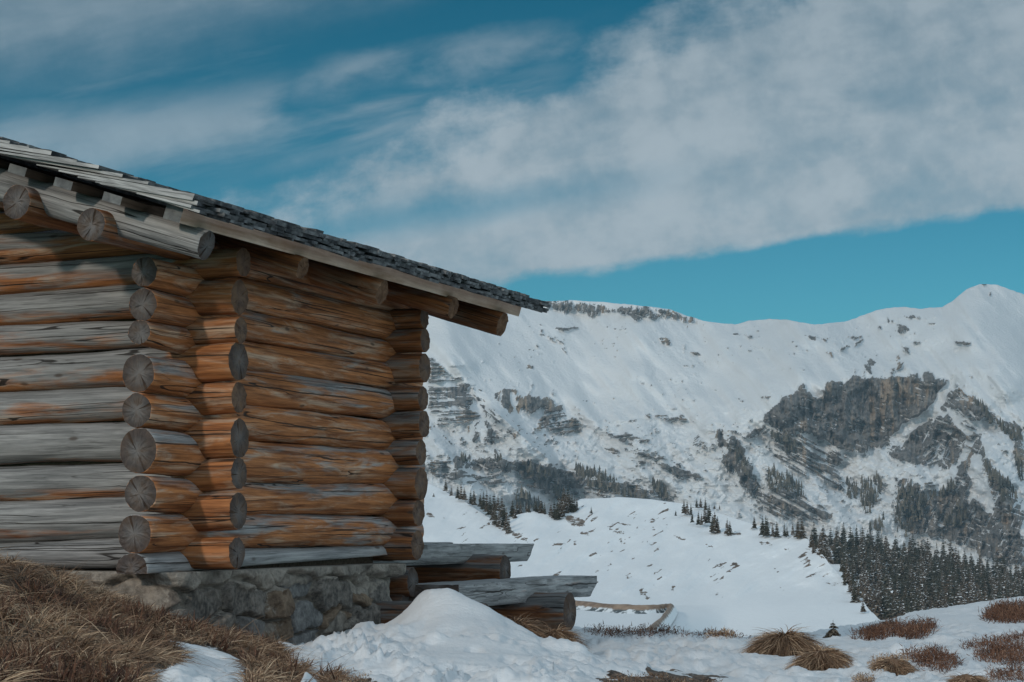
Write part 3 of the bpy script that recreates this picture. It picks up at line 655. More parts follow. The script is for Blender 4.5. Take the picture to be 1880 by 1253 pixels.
STRAW_SPOT = [(590,1243),(625,1238),(665,1243),(690,1256),(600,1258)]
def snow_mask(px, py, x, y):
    w = (fbm(x * 7, y * 7, 4, 33) - .5); w2 = (fbm(x * 7 + 50, y * 7, 4, 34) - .5)
    qx = px + w * 34; qy = py + w2 * 18
    t = sst(-7, 7, psd(qx, qy, TURF_NEAR))
    for pl in (SOIL, STRAW_SPOT): t = np.maximum(t, sst(-9, 9, psd(px + w * 70, py + w2 * 40, pl)))
    return 1 - t
GCOLS, GROWS = 760, 520
def build_ground():
    u = np.linspace(-.42, .40, GCOLS); Y = np.exp(np.linspace(math.log(3.2), math.log(60), GROWS))
    X = u[None] * Y[:, None]; YY = np.repeat(Y[:, None], GCOLS, 1)
    z = gz0(X, YY); px, py = proj(np.stack([X, YY, z], -1))
    sn = snow_mask(px, py, X, YY)
    near = sst(30, 14, YY)
    sn = np.where((np.abs(px - 1215) < 160) & (py > 1205), np.clip(sn + .9 * np.clip(fbm(X * 14, YY * 9, 4, 35) - .5, 0, 1) * 2 - .05, 0, 1), sn)
    # crusted, wind-worked, trodden snow
    lump = np.abs(fbm(X * 3.1, YY * 2.2, 5, 51) - .5) * 2
    crust = fbm(X * 9, YY * 6, 5, 52, .58) - .5
    rough = sst(.34, .56, fbm(X * .9, YY * .6, 3, 53))
    mound = np.exp(-(((X + .35) / .55) ** 2 + ((YY - 10.3) / .8) ** 2))
    rough = rough * (1 - .85 * mound)
    z = z + sn * near * (.11 * rough * (lump - .25) + .058 * crust * (.35 + rough) * (1 - .6 * mound) + .035 * (fbm(X * 1.1, YY * .8, 3, 54) - .5))
    # broken snow edge along the foot of the stone wall
    wd = np.exp(-(((px - 640) / 75) ** 2 + ((py - 1158) / 22) ** 2))
    ch = np.clip((fbm(X * 6, YY * 5, 4, 56, .6) - .44) * 6, 0, 1)
    z = z + wd * ch * .05 * sn
    for cx_, cy_, sx_, sy_, am_ in ((670, 1205, 90, 42, .075), (1010, 1235, 80, 30, .05), (820, 1245, 110, 26, .05), (1230, 1200, 120, 26, .03)):
        g_ = np.exp(-((px - cx_) / sx_) ** 2 - ((py - cy_) / sy_) ** 2)
        rd_ = 1 - np.abs(fbm(X * 5.5 + cx_, YY * 3.6, 4, 57, .55) - .5) * 5
        z = z + sn * g_ * am_ * np.clip(rd_, -.3, 1) ** 2 * np.sign(rd_ + .3)
    z = z - sn * near * .022 * sst(.60, .68, fbm(X * 6.5, YY * 4.5, 3, 58)) * (1 - .8 * mound)
    z = z + (1 - sn) * (.09 * (fbm(X * 4, YY * 3, 5, 55) - .5))
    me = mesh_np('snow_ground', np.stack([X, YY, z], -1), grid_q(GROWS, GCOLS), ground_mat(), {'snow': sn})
    tag(link('snow_ground', me), kind='structure')
    return u, Y, z
GU, GY, GZ = build_ground()
def gz(x, y):
    x = np.asarray(x, float); y = np.asarray(y, float)
    r = np.clip(np.interp(np.log(np.maximum(y, .1)), np.log(GY), np.arange(GROWS)), 0, GROWS - 1.001)
    c = np.clip(np.interp(x / y, GU, np.arange(GCOLS)), 0, GCOLS - 1.001)
    r0 = r.astype(int); c0 = c.astype(int); fr = r - r0; fc = c - c0
    return (GZ[r0, c0] * (1 - fr) + GZ[r0 + 1, c0] * fr) * (1 - fc) + (GZ[r0, c0 + 1] * (1 - fr) + GZ[r0 + 1, c0 + 1] * fr) * fc
def ground_at(px, py, ymin=5.0, ymax=30.0):
    """first place where the ray through a photo pixel meets the near ground"""
    ys = np.linspace(ymin, ymax, 1200); P = at(px, py, ys)
    below = P[:, 2] <= gz(P[:, 0], P[:, 1])
    i = int(np.argmax(below)) if below.any() else None
    if i is None: return None
    return Vector((P[i, 0], P[i, 1], float(gz(P[i, 0], P[i, 1]))))

# ------------------------------------------------------------------ pond on the valley floor
def build_pond():
    cx, cy = at(1070, 1148, 191.0)[:2]
    nA, nR = 180, 26
    th = np.linspace(0, 2 * np.pi, nA, endpoint=False)
    # pointed oval, its tip towards the right
    tip = at(1232, 1121, 9.6 * F / (1121 - HOR))
    ax = tip[0] - cx; ay = 45.0
    ex = np.cos(th); ey = np.sin(th)
    ax = tip[0] - cx
    rx = ax * np.sign(ex) * np.abs(ex) ** .9; ry = ay * ey * (1 - .86 * np.clip(ex, 0, 1))
    prof = [(0, -.9), (.5, -.9), (.80, -.9), (.84, -.75), (.88, -.50), (.92, -.15), (.945, .25), (.97, .55), (1.0, .50), (1.035, .02), (1.07, -.6)]
    V = []; band = []
    for k, (s, h) in enumerate(prof):
        n = (fbm(np.cos(th) * 6 + 9, np.sin(th) * 6 + k, 3, 77) - .5)
        V.append(np.stack([cx + rx * s, cy + ry * s + 34 * np.clip(ex, 0, 1) ** 2 * s, POND_Z + .55 + h * .9 + n * .25 * (k > 2)], -1)); band.append(np.full(nA, s))
    V = np.array(V); nr = len(prof)
    i = np.arange(nr * nA).reshape(nr, nA); j = np.roll(i, -1, 1)
    Q = np.stack([i[:-1], j[:-1], j[1:], i[1:]], -1).reshape(-1, 4)
    m, T = new_mat('pond_ice_and_banks'); b = attr(T, 'band'); oc = T.n('ShaderNodeTexCoord').outputs['Object']
    n1 = T.noise(oc, .5, 5, .65); n2 = T.noise(oc, .09, 3)
    ice = T.mix(T.ss(n2, .52, .68), (.46, .41, .37), (.60, .60, .60))
    rim = T.mix(T.ss(n1, .3, .7), (.17, .11, .075), (.34, .24, .17))
    rocks = T.mix(T.ss(n1, .46, .54), (.72, .74, .75), (.07, .085, .09))
    bn = T.m('ADD', b, T.m('MULTIPLY', T.m('SUBTRACT', n1, .5), .04))
    c = T.mix(T.ss(bn, .82, .835), ice, rocks); c = T.mix(T.ss(bn, .92, .935), c, rim); c = T.mix(T.ss(bn, 1.01, 1.03), c, (.80, .81, .82))
    finish(T, c, .6, n1, .4, .3)
    me = mesh_np('pond', V, Q, m, {'band': np.array(band)})
    tag(link('pond', me), kind='structure')
build_pond()

# ------------------------------------------------------------------ log cabin
Y0 = 10.5
A_ = math.atan((2330 - 940) / (F / CP))
dv = Vector((math.sin(A_), math.cos(A_), 0)); rv = Vector((math.cos(A_), -math.sin(A_), 0)); UP = Vector((0, 0, 1))
C0 = av(345, 800, Y0); C0.z = 0
CAB = thing('log_cabin', (C0.x, C0.y, EYE - .6), 'weathered log cabin on a rubble stone base with a mossy wooden shake roof', 'cabin')
def LP(s, q, z): return Vector((C0.x, C0.y, 0)) + dv * s + rv * q + UP * z       # s along the eave, q outwards, z up
def sq(P): v = P - C0; return v.dot(dv), v.dot(rv), P.z

def log_mesh(name, pts, rads, seed, seg=30, step=.05, zlo=None, zhi=None, slant=0.0, ysc=1.0, knob=.02, slant0=0.0, bark=0.0, warm=0.0, box=0.0):
    pts = [Vector(p) for p in pts]
    ax = (pts[-1] - pts[0]).normalized(); side = UP.cross(ax).normalized(); up = ax.cross(side)
    M = Matrix((ax, side, up)).transposed().to_4x4(); M.translation = pts[0]
    Mi = M.inverted(); lp = [Mi @ p for p in pts]; L = lp[-1].x
    n = max(6, int(L / step)); xs = np.linspace(0, L, n)
    kx = [p.x for p in lp]; cy = np.interp(xs, kx, [p.y for p in lp]); cz = np.interp(xs, kx, [p.z for p in lp]); rr = np.interp(xs, kx, rads)
    th = np.linspace(0, 2 * np.pi, seg, endpoint=False)
    X, TH = np.meshgrid(xs, th, indexing='ij')
    nz = fbm(X * 1.7 + seed * 13.7, np.cos(TH) * 1.2 + 5 + seed, 4, 90) - .5
    nz2 = fbm(X * 1.7 + seed * 7.7 + 40, np.sin(TH) * 1.2 + 5 + seed, 4, 91) - .5
    rad = rr[:, None] * (1 + .14 * (nz + nz2)) + knob * .35 * (fbm(X * 9 + seed, TH * 3, 3, 92) - .5)
    if bark: rad = rad + bark * (fbm(X * 5 + seed, TH * 2.5, 5, 93, .62) - .5)
    bend = .012 * np.sin(xs * 1.3 + seed); bend2 = .008 * np.sin(xs * 1.7 + seed * 2)
    cT, sT = np.cos(TH), np.sin(TH)
    if box: cT = np.sign(cT) * np.abs(cT) ** box; sT = np.sign(sT) * np.abs(sT) ** (box * 1.15)
    Yv = (cy + bend)[:, None] + rad * cT * ysc; Zv = (cz + bend2)[:, None] + rad * sT
    if zlo is not None: Zv = np.maximum(Zv, zlo + .01 * (nz))
    if zhi is not None: Zv = np.minimum(Zv, zhi + .012 * nz2)
    Xv = X.copy()
    if slant: Xv = Xv + np.where(X > L - .35, (X - (L - .35)) / .35, 0) * (Zv - Zv.max()) * slant
    if slant0: Xv = Xv - np.where(X < .35, (.35 - X) / .35, 0) * (Zv - Zv.max()) * slant0
    V = [np.stack([Xv, Yv, Zv], -1).reshape(-1, 3)]
    i = np.arange(n * seg).reshape(n, seg); j = np.roll(i, -1, 1)
    Q = [np.stack([i[:-1], j[:-1], j[1:], i[1:]], -1).reshape(-1, 4)]; mi = [np.zeros(len(Q[0]), int)]; sm = [np.ones(len(Q[0]), bool)]
    tris = []; cnt = n * seg
    rg = np.random.default_rng(seed)
    for end in (0, n - 1):
        sgn = -1 if end == 0 else 1
        base = np.stack([Xv[end], Yv[end], Zv[end]], -1); cen = base.mean(0); prev = i[end]
        for f, bev in ((.978, .004), (.7, .006), (.38, .005)):
            ring = cen + (base - cen) * f; ring[:, 1:] += rg.normal(0, .0009, (seg, 2)); ring[:, 0] = base[:, 0] * f + cen[0] * (1 - f) + sgn * (bev + rg.normal(0, .0022, seg))
            V.append(ring); cur = cnt + np.arange(seg); cnt += seg
            a, b = prev, np.roll(prev, -1); c, e = np.roll(cur, -1), cur
            q = np.stack([a, b, c, e], -1) if sgn > 0 else np.stack([b, a, e, c], -1)
            Q.append(q); mi.append(np.full(seg, 0 if f > .9 else 1)); sm.append(np.zeros(seg, bool)); prev = cur
        V.append((cen + np.array([sgn * .006, 0, 0]))[None]); cc = cnt; cnt += 1
        nx = np.roll(prev, -1)
        tris.append(np.stack([prev, nx, np.full(seg, cc)], -1) if sgn > 0 else np.stack([nx, prev, np.full(seg, cc)], -1))
    V = np.concatenate(V); Q = np.concatenate(Q); tr = np.concatenate(tris)
    mi = np.concatenate(mi + [np.ones(len(tr), int)]); sm = np.concatenate(sm + [np.zeros(len(tr), bool)])
    sh = sst(L - warm - .05, L - warm + .07, V[:, 0]) if warm else np.zeros(len(V))  # mask for the painted sunlit warmth along the last stretch
    return mesh_np(name, V, Q, [WOOD, WEND], {'sunwarm': sh}, sm, mi, tr), M
_ls = [100]
def log(parent, name, pts, rads, grey=.5, bright=1.0, topw=.5, endgrey=1.0, **kw):
    _ls[0] += 1
    me, M = log_mesh(name, pts, rads, _ls[0], **kw)
    o = link(name, me, parent, M); o.color = (grey, bright, topw, endgrey)
    return o

def hgt(n, px, dia, Y): return dia * Y / F / 2
def build_cabin():
    prt = []
    # ---- gable logs (facing the camera): seams at the picture's left edge, and their sawn ends by the corner
    seam = [394, 434, 487, 541, 602, 655, 719, 783, 855, 920, 999, 1047]
    ends = {2: (445,483,54), 3: (440,547,65), 4: (443,604,48), 5: (438,665,71), 6: (437,731,57), 7: (437,802,72), 8: (436,870,58), 9: (437,941,68), 10: (436,1013,57)}
    seam_r = [380, 425, 469, 525, 589, 640, 711, 776, 847, 914, 988, 1046]
    zf_top = onp(453, 1046, C0, rv).z
    for k in range(11):
        a = onp(0, seam[k], C0, dv); b = onp(0, seam[k + 1], C0, dv)
        pl = (a + b) / 2; rl = (a.z - b.z) / 2 * (1.05 if k < 3 else 1.01)
        m1 = onp(235, seam_r[k], C0, dv); m2 = onp(235, seam_r[k + 1], C0, dv)
        pm = (m1 + m2) / 2; rm = (m1.z - m2.z) / 2 * (1.05 if k < 3 else 1.01)
        s_, q_, z_ = sq(pl); far = LP(0, -4.6, z_ - .01)
        if k in ends:
            x, y, d = ends[k]; pe = onp(x, y, C0, dv); re = d / 2 * pe.y / F
            pts, rad = [far, pl, pm, pe], [rl, rl, rm, re]
        else:
            pts, rad = [far, pl, pm, LP(0, -.02, pm.z + .02)], [rl, rl, rm, rm]
            if k == 0: pts, rad = [far, pl, LP(0, -.62, pl.z + .02)], [rl, rl, rl]
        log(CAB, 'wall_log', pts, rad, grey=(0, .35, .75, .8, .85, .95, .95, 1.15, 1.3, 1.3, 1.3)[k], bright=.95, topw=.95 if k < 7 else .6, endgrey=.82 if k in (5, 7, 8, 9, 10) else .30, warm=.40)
    # upper gable logs, stepping back under the roof
    # ---- eave logs: front ends, seams near the front corner and near the back corner
    fe = {2: (262,498,56), 3: (263,559,60), 4: (259,613,48), 5: (258,683,71), 6: (252,752,63), 7: (252,830,81), 8: (255,906,67), 9: (247,979,72), 10: (245,1030,60)}
    s1 = {1: 458, 2: 513, 3: 574, 4: 627, 5: 679, 6: 747, 7: 811, 8: 884, 9: 945, 10: 1007, 11: 1046}
    s2 = {1: (690,510), 2: (688,567), 3: (694,622), 4: (694,666), 5: (687,714), 6: (687,769), 7: (684,824), 8: (678,889), 9: (675,947), 10: (671,1001), 11: (680,1033)}
    sb = sq(onp(705, 800, C0, rv))[0]
    for k in range(2, 11):
        x, y, d = fe[k]; p0 = onp(x, y, C0, rv); r0 = d / 2 * p0.y / F
        a = onp(453, s1[k], C0, rv); b = onp(453, s1[k + 1], C0, rv); p1 = (a + b) / 2; r1 = (a.z - b.z) / 2 * 1.05
        a = onp(*s2[k], C0, rv); b = onp(*s2[k + 1], C0, rv); p2 = (a + b) / 2; r2 = (a.z - b.z) / 2 * 1.05
        p3 = LP(sb + .42, 0, p2.z + (p2.z - p1.z) * .25)
        kw = {}
        if k == 10:
            p0.z = zf_top + .002; r0 = .098; kw = dict(zlo=-.004)
        log(CAB, 'wall_log', [p0, p1, p2, p3], [r0, r1, r2, r2], grey=[0, 0, -.12, -.08, -.02, .15, .03, .08, .18, .28, .85][k], bright=1.22, topw=.62 if k < 10 else .85, **kw)
    # ---- back gable logs
    be = [(783,583,40), (785,627,43), (786,676,53), (783,730,46), (785,781,51), (778,832,45), (777,886,59), (773,943,50), (772,1002,56)]
    Pb = LP(sb, 0, 0)
    for x, y, d in be:
        pe = onp(x - 6, y, Pb, dv); re = d / 2 * pe.y / F
        log(CAB, 'wall_log', [LP(sb, -4.6, pe.z), LP(sb, 0, pe.z), pe], [re * 1.03, re * 1.03, re], grey=.22, bright=.74, topw=.6, endgrey=.45)
    # far eave wall, closing the box
    for k in range(2, 11):
        x, y, d = fe[k]; p0 = onp(x, y, C0, rv)
        log(CAB, 'wall_log', [LP(-.4, -4.2, p0.z), LP(sb + .4, -4.2, p0.z)], [.112, .112], grey=.5, seg=14, step=.2)
    # ---- purlins: the long wall plate and its fellow higher up
    x, y, d = 170, 415, 62
    p0 = onp(x, y, C0, rv); r0 = d / 2 * p0.y / F
    p1 = onp(453, 487, C0, rv); pp = -sq(p0)[0]
    log(CAB, 'purlin', [p0, LP(-.1, 0, p1.z + .015), LP(sb + .52, 0, p1.z - .02)], [r0, r0, r0 * .93], grey=-.25, bright=.9, topw=.5)
    Pf = LP(-pp, 0, 0)
    q0 = onp(35, 370, Pf, dv); s_, qq, z_ = sq(q0); r1 = 64 / 2 * q0.y / F
    log(CAB, 'purlin', [q0, LP(sb + 1.15, qq, z_)], [r1, r1 * .95], grey=-.30, bright=.85, topw=.5)
    dq = qq; dz = z_ - p0.z
    for f in (2, 4):
        log(CAB, 'purlin', [LP(-pp, dq * f, p0.z + dz * f), LP(sb + 1.15, dq * f, p0.z + dz * f)], [r1, r1], grey=0, seg=16, step=.2)
    # gable logs above the frame, stepping in with the roof
    for i in range(1, 4):
        zz = onp(0, 394, C0, dv).z + .10 + (i - 1) * .165
        log(CAB, 'wall_log', [LP(0, -4.3 + i * .48, zz), LP(0, -.68 - i * .52, zz)], [.09, .09], grey=.4, seg=16, step=.15)
    # ---- rafters
    sr = -pp + .19
    Pr = LP(sr, 0, 0)
    e0 = onp(380, 452, Pr, dv); e1 = onp(0, 337, Pr, dv); rr = 29.5 * e0.y / F
    us = (e1 - e0).normalized()                                  # upslope direction
    qr = sq(e0)[1]; phi = math.atan2(us.z, -us.dot(rv))
    print('CABIN pp', pp, 'sb', sb, 'qr', qr, 'phi', math.degrees(phi), 'purlin2 q', qq, 'dz', dz, 'zf', zf_top)
    RL = 3.1
    log(CAB, 'rafter', [e0, e0 + us * 1.2, e0 + us * RL], [rr * .97, rr * 1.08, rr * 1.1], grey=1.1, bright=1.12, topw=.2)
    for x, y, d in ((557,490,40), (700,539,46), (830,566,40), (921,594,47)):
        P = onp(x, y, LP(0, qr, 0), rv); r_ = d / 2 * P.y / F * 1.0
        o = log(CAB, 'rafter', [P, P + us * 1.2, P + us * RL], [r_, r_ * 1.05, r_ * 1.05], grey=-.45, bright=.8 if x < 900 else .6, topw=.1, endgrey=.0)
    # ---- roof frame: n is the roof normal
    nrm = us.cross(dv).normalized()
    if nrm.z < 0: nrm = -nrm
    # eave batten: measured along its lower outer edge
    qe = qr - .035
    fa = onp(330, 410, LP(0, qe, 0), rv); fb = onp(952, 578, LP(0, qe, 0), rv)
    ed = (fb - fa).normalized()
    global ROOF
    ROOF = dict(o=fa, ed=ed, us=us, n=nrm, L=(fb - fa).length, rr=rr, sb=sb)
    def batten(name, t, n0, wid, th, mat, s0, s1, mb, jag=.0):
        o = fa + us * t + nrm * n0; seg = 40; V = []; rg = random.Random(int(t * 1000))
        for i in range(seg + 1):
            c = o + ed * (s0 + (s1 - s0) * i / seg); j = .004 * math.sin(i * 1.3 + t * 9) + rg.uniform(-.002, .002)
            V += [c + us * j, c + us * wid, c + us * wid + nrm * th, c + nrm * (th + j) + us * j]
        M = Matrix((ed, us, nrm)).transposed().to_4x4(); M.translation = o; Mi = M.inverted()
        V = [tuple(Mi @ v) for v in V]; Q = []
        for i in range(seg):
            for k in range(4): Q.append((i * 4 + k, i * 4 + (k + 1) % 4, i * 4 + 4 + (k + 1) % 4, i * 4 + 4 + k))
        Q += [(3, 2, 1, 0), (seg * 4, seg * 4 + 1, seg * 4 + 2, seg * 4 + 3)]
        mi = [0] * (len(Q) - 2) + [1, 1]
        me = mesh_np(name, V, Q, [mat, GREYEND], {'tone': [mb] * len(V)}, False, mi)
        return link(name, me, CAB, M)
    PLK = plain_wood('raw_spruce_plank', (.46, .27, .17), (.90, .69, .55), (1.6, 26, 26))
    DRK = plain_wood('old_batten', (.06, .04, .03), (.20, .14, .10))
    global GREYEND
    GREYEND = plain_wood('grey_end_grain', (.07, .07, .072), (.22, .22, .215), (14, 14, 14))
    batten('eave_batten', 0, 0, .105, .076, PLK, 0, ROOF['L'], .55)
    for i in range(1, 10): batten('roof_batten', .02 + i * .322, .0, .115, .046, DRK, -.03 + .02 * math.sin(i * 5), ROOF['L'], .3 + .4 * ((i * 37) % 10) / 10)
    # ---- shakes
    rg = np.random.default_rng(4)
    V = []; Q = []; TN = []; BT = []
    def shake(w0, w1, t0, ln, nb, nh, th, skew):
        b = len(V) ; tone = rg.random()
        c = []
        for (w, t, n) in ((w0, t0 + skew, nb), (w1, t0 - skew, nb), (w1, t0 + ln, nh), (w0, t0 + ln, nh)): c.append((w, t, n))
        for k, (w, t, n) in enumerate(c): V.append((w, t, n))
        for k, (w, t, n) in enumerate(c): V.append((w, t, n + (th if k < 2 else th * .45)))
        # separate vertices per face so butts and rake sides keep their own look
        f = [(0, 1, 5, 4, 1), (3, 2, 1, 0, 0), (4, 5, 6, 7, 1), (1, 2, 6, 5, 0), (0, 4, 7, 3, 0), (2, 3, 7, 6, 1)]
        vv = V[b:]; del V[b:]
        if w0 > wa + .045: f = [(a1, b1, c1, d1, 1) for a1, b1, c1, d1, _ in f]
        for a_, b_, c_, d_, bt in f:
            q = len(V); V.extend([vv[a_], vv[b_], vv[c_], vv[d_]]); Q.append((q, q + 1, q + 2, q + 3)); TN.extend([tone] * 4); BT.extend([bt] * 4)
    expo = .150; LEN = .70; wa, wb = -.10, ROOF['L'] + .17
    NB = .076; TH = .0175
    courses = [(-.140 + .007 * j, ln, nb) for j, (ln, nb) in enumerate(((.26, .000), (.36, .016), (.46, .032), (.56, .048), (.64, .063)))]
    courses += [(-.110 + expo * k, LEN, .070) for k in range(0, 21)]
    for t0, ln, nb in courses:
        w = wa + rg.uniform(-.02, .02)
        while w < wb:
            wd = rg.uniform(.05, .19); w1 = min(w + wd, wb + rg.uniform(-.03, .04))
            if w1 - w > .02:
                shake(w + .002, w1 - .002, t0 + rg.normal(0, .013), ln + rg.uniform(-.05, .03), NB + nb + rg.normal(0, .005), NB + rg.uniform(0, .006), TH * rg.uniform(.7, 1.3), rg.normal(0, .009))
            w += wd
    M = Matrix((ed, us, nrm)).transposed().to_4x4(); M.translation = fa
    me = mesh_np('roof_shakes', V, Q, shingle_mat(), {'tone': TN, 'butt': BT}, False)
    link('roof_shakes', me, CAB, M)
    # the slope on the other side of the ridge
    rd = fa + us * 3.15 + nrm * .10
    ov = [rd - ed * .1, rd + ed * (ROOF['L'] + .1)]; dn = Vector((us.x, us.y, -us.z))
    dn = (us - 2 * us.z * UP).normalized()
    vv = [ov[0], ov[1], ov[1] + dn * 3.3, ov[0] + dn * 3.3]; vv += [v - nrm * .1 for v in vv]
    me = mesh_np('roof_slope', [tuple(v - Vector(CAB.location)) for v in vv], [(0, 1, 2, 3), (7, 6, 5, 4), (0, 3, 7, 4), (1, 5, 6, 2), (3, 2, 6, 7), (0, 4, 5, 1)], shingle_mat(), {'tone': [.5] * 8, 'butt': [.6] * 8}, False)
    o = bpy.data.objects.new('roof_slope', me); COL.objects.link(o); o.parent = CAB
    # ---- unseen dark boards added inside to block sky light through the log gaps
    z0, z1 = zf_top - .05, onp(0, 470, C0, dv).z; V = []; Q = []
    def slab(s0, s1, q0_, q1_):
        b = len(V)
        for z in (z0, z1):
            for (s_, q_) in ((s0, q0_), (s1, q0_), (s1, q1_), (s0, q1_)): V.append(tuple(LP(s_, q_, z) - Vector(CAB.location)))
        Q.extend([(b, b + 3, b + 2, b + 1), (b + 4, b + 5, b + 6, b + 7)] + [(b + i, b + (i + 1) % 4, b + 4 + (i + 1) % 4, b + 4 + i) for i in range(4)])
    slab(.045, .065, -4.1, -.07); slab(sb - .065, sb - .045, -4.1, -.07); slab(.065, sb - .065, -.065, -.045)
    me = mesh_np('gap_blocker', V, Q, DRK, {'tone': [.4] * len(V)}, False)
    o = bpy.data.objects.new('gap_blocker', me); COL.objects.link(o); o.parent = CAB
    # ---- stone foundation, one skin wrapped round the corners
    qf = .105
    pf = sq(onp(314, 1085, LP(0, qf, 0), rv))[0]
    sf = sq(onp(717, 1085, LP(0, qf, 0), rv))[0]
    print('FOUND pf', pf, 'sf', sf)
    cr = .07
    path = []
    def arc(cs, cq, a0, a1):
        for i in range(9):
            a = a0 + (a1 - a0) * i / 8; path.append((cs + cr * math.cos(a), cq + cr * math.sin(a), math.cos(a), math.sin(a)))
    for q in np.linspace(-4.5, qf - cr, 330)[:-1]: path.append((pf, q, -1, 0))
    arc(pf + cr, qf - cr, math.pi, math.pi / 2)
    for s in np.linspace(pf + cr, sf - cr, 300)[1:-1]: path.append((s, qf, 0, 1))
    arc(sf - cr, qf - cr, math.pi / 2, 0)
    for q in np.linspace(qf - cr, -4.5, 120)[1:]: path.append((sf, q, 1, 0))
    path = np.array(path); seg = np.r_[0, np.cumsum(np.hypot(*np.diff(path[:, :2], axis=0).T))]
    H = .85; nh = 80; hh = np.linspace(0, H, nh)
    A, Hh = np.meshgrid(seg, hh, indexing='ij')
    rg = np.random.default_rng(12)
    wa_ = A + .16 * (fbm(A * 3.2, Hh * 3.2, 4, 101) - .5) * 1.0; wh = Hh + .12 * (fbm(A * 3.2 + 30, Hh * 3.2, 4, 102) - .5)
    cells = []
    y = .06
    while y < H - .06:
        hgt_ = rg.uniform(.12, .24); x = -.2
        while x < seg[-1] + .3:
            w = rg.uniform(.16, .48); cells.append((x + w / 2, y + hgt_ / 2 + rg.normal(0, .03), w)); x += w
        y += hgt_
    cells = np.array(cells)
    d1 = np.full(A.shape, 9.); d2 = np.full(A.shape, 9.); idx = np.zeros(A.shape, int)
    for i, (cx, cy, w) in enumerate(cells):
        d = np.hypot((wa_ - cx) * (.26 / w) ** .5, (wh - cy) * 1.35)
        m = d < d1; d2 = np.where(m, d1, np.minimum(d2, d)); idx = np.where(m, i, idx); d1 = np.where(m, d, d1)
    edge = d2 - d1
    tn = rg.random(len(cells))[idx]; pr = rg.random(len(cells))[idx]
    st = sst(.004, .040, edge + .05 * (fbm(A * 9, Hh * 9, 4, 103) - .5))
    smear = sst(.58, .70, fbm(A * 2.3, Hh * 2.8, 4, 104) + .10 * sst(H - .32, H - .08, Hh) + .05 * sst(5.6, 7, A))
    band = sst(H - .078, H - .052, Hh + .10 * (fbm(A * 3.2, Hh * 2.5, 5, 105) - .5) * 2)
    mort = np.maximum(np.maximum(1 - st, band), smear * .75)
    disp = st * (.03 + .085 * pr) * (1 - .6 * smear) - .02 * (1 - st) * (1 - band) * (1 - band) + .045 * (fbm(A * 6, Hh * 6, 5, 106, .6) - .5) * (1 - .6 * band) + band * .022 + .012 * (fbm(A * 22, Hh * 22, 3, 107) - .5)
    base = np.array([C0.x, C0.y, 0]); d3 = np.array(dv); r3 = np.array(rv)
    Pp = base + path[:, 0:1] * d3 + path[:, 1:2] * r3; Nn = path[:, 2:3] * d3 + path[:, 3:4] * r3
    zr = onp(680, 1036, C0, rv); sa = sq(onp(453, 1046, C0, rv))[0]; sr_ = sq(zr)[0]
    ztop = zf_top + .004 + (zr.z - zf_top) * np.clip((path[:, 0] - sa) / (sr_ - sa), 0, 1.1)
    zz = ztop[:, None] - H + Hh
    Vv = Pp[:, None] + Nn[:, None] * disp[..., None]; Vv[..., 2] = zz
    n = len(path)
    top_in = (Pp - Nn * .2)[:, None].copy(); top_in[..., 2] = ztop[:, None]
    Vv = np.concatenate([Vv, top_in], 1)
    mort = np.concatenate([mort, np.ones((n, 1))], 1); tn = np.concatenate([tn, np.full((n, 1), .4)], 1)
    Vv = Vv - np.array(CAB.location)
    q = grid_q(n, nh + 1)[:, ::-1]
    me = mesh_np('stone_foundation', Vv, q, stone_mat(), {'mort': mort, 'tone': tn})
    o = bpy.data.objects.new('stone_foundation', me); COL.objects.link(o); o.parent = CAB
build_cabin()

# ------------------------------------------------------------------ picnic table and bench behind the cabin
def build_table():
    zt = EYE - .107
    far = onz(980, 998, zt); far = av(980, 998, 16.0); zt = far.z
    near = far - dv * 3.15
    g0 = gz(-.3, 14.0)
    T = thing('log_table', (near + (far - near) * .5 - UP * .75), 'split-log picnic table half hidden behind the cabin corner', 'table')
    R_ = .185
    ce = -rv * R_
    log(T, 'tabletop', [near + ce, far + ce], [R_, R_ * .93], grey=1.9, bright=1.35, topw=.2, zhi=.0, slant=.45, bark=.035, zlo=-.150, box=.62)
    log(T, 'tabletop', [near + ce * 3.05 + UP * .012, far - dv * .85 + ce * 3.05 + UP * .012], [R_, R_], grey=1.9, bright=1.3, topw=.2, zhi=.0, bark=.035, zlo=-.15, box=.62)
    for (x, y, d, Y) in ((927, 1047, 56, 14.75), (757, 1067, 52, 13.15)):
        e = av(x, y, Y); r_ = d / 2 * Y / F
        log(T, 'support_log', [e - rv * .95, e], [r_, r_], grey=.35, bright=.55, topw=.5, bark=.02)
        for k in (1, 2):
            log(T, 'support_log', [e - rv * .8 - UP * (r_ * 1.9 * k), e - rv * .05 - UP * (r_ * 1.9 * k)], [r_, r_], grey=.35, bright=.5, topw=.5, bark=.02)
    zb = EYE - .37
    far = onz(1097, 1057, zb); near = onz(846, 1074, zb)
    ax = (far - near).normalized(); sd_ = Vector((ax.y, -ax.x, 0))
    B = thing('log_bench', (near + (far - near) * .5 - UP * .42), 'split-log bench with thick rounded seat rising out of the snow drift', 'bench')
    R_ = .20
    log(B, 'seat', [near - sd_ * R_, far - sd_ * R_], [R_, R_ * .95], grey=1.5, bright=1.4, topw=.3, zhi=.0, zlo=-.172, slant=.5, bark=.045, box=.62)
    for (x, y, d, Y) in ((1046, 1126, 68, 14.3), (890, 1134, 50, 12.25)):
        e = av(x, y, Y); r_ = d / 2 * Y / F
        log(B, 'support_log', [e - rv * .85, e], [r_, r_], grey=.35, bright=.5, topw=.5, endgrey=.8, bark=.02)
build_table()

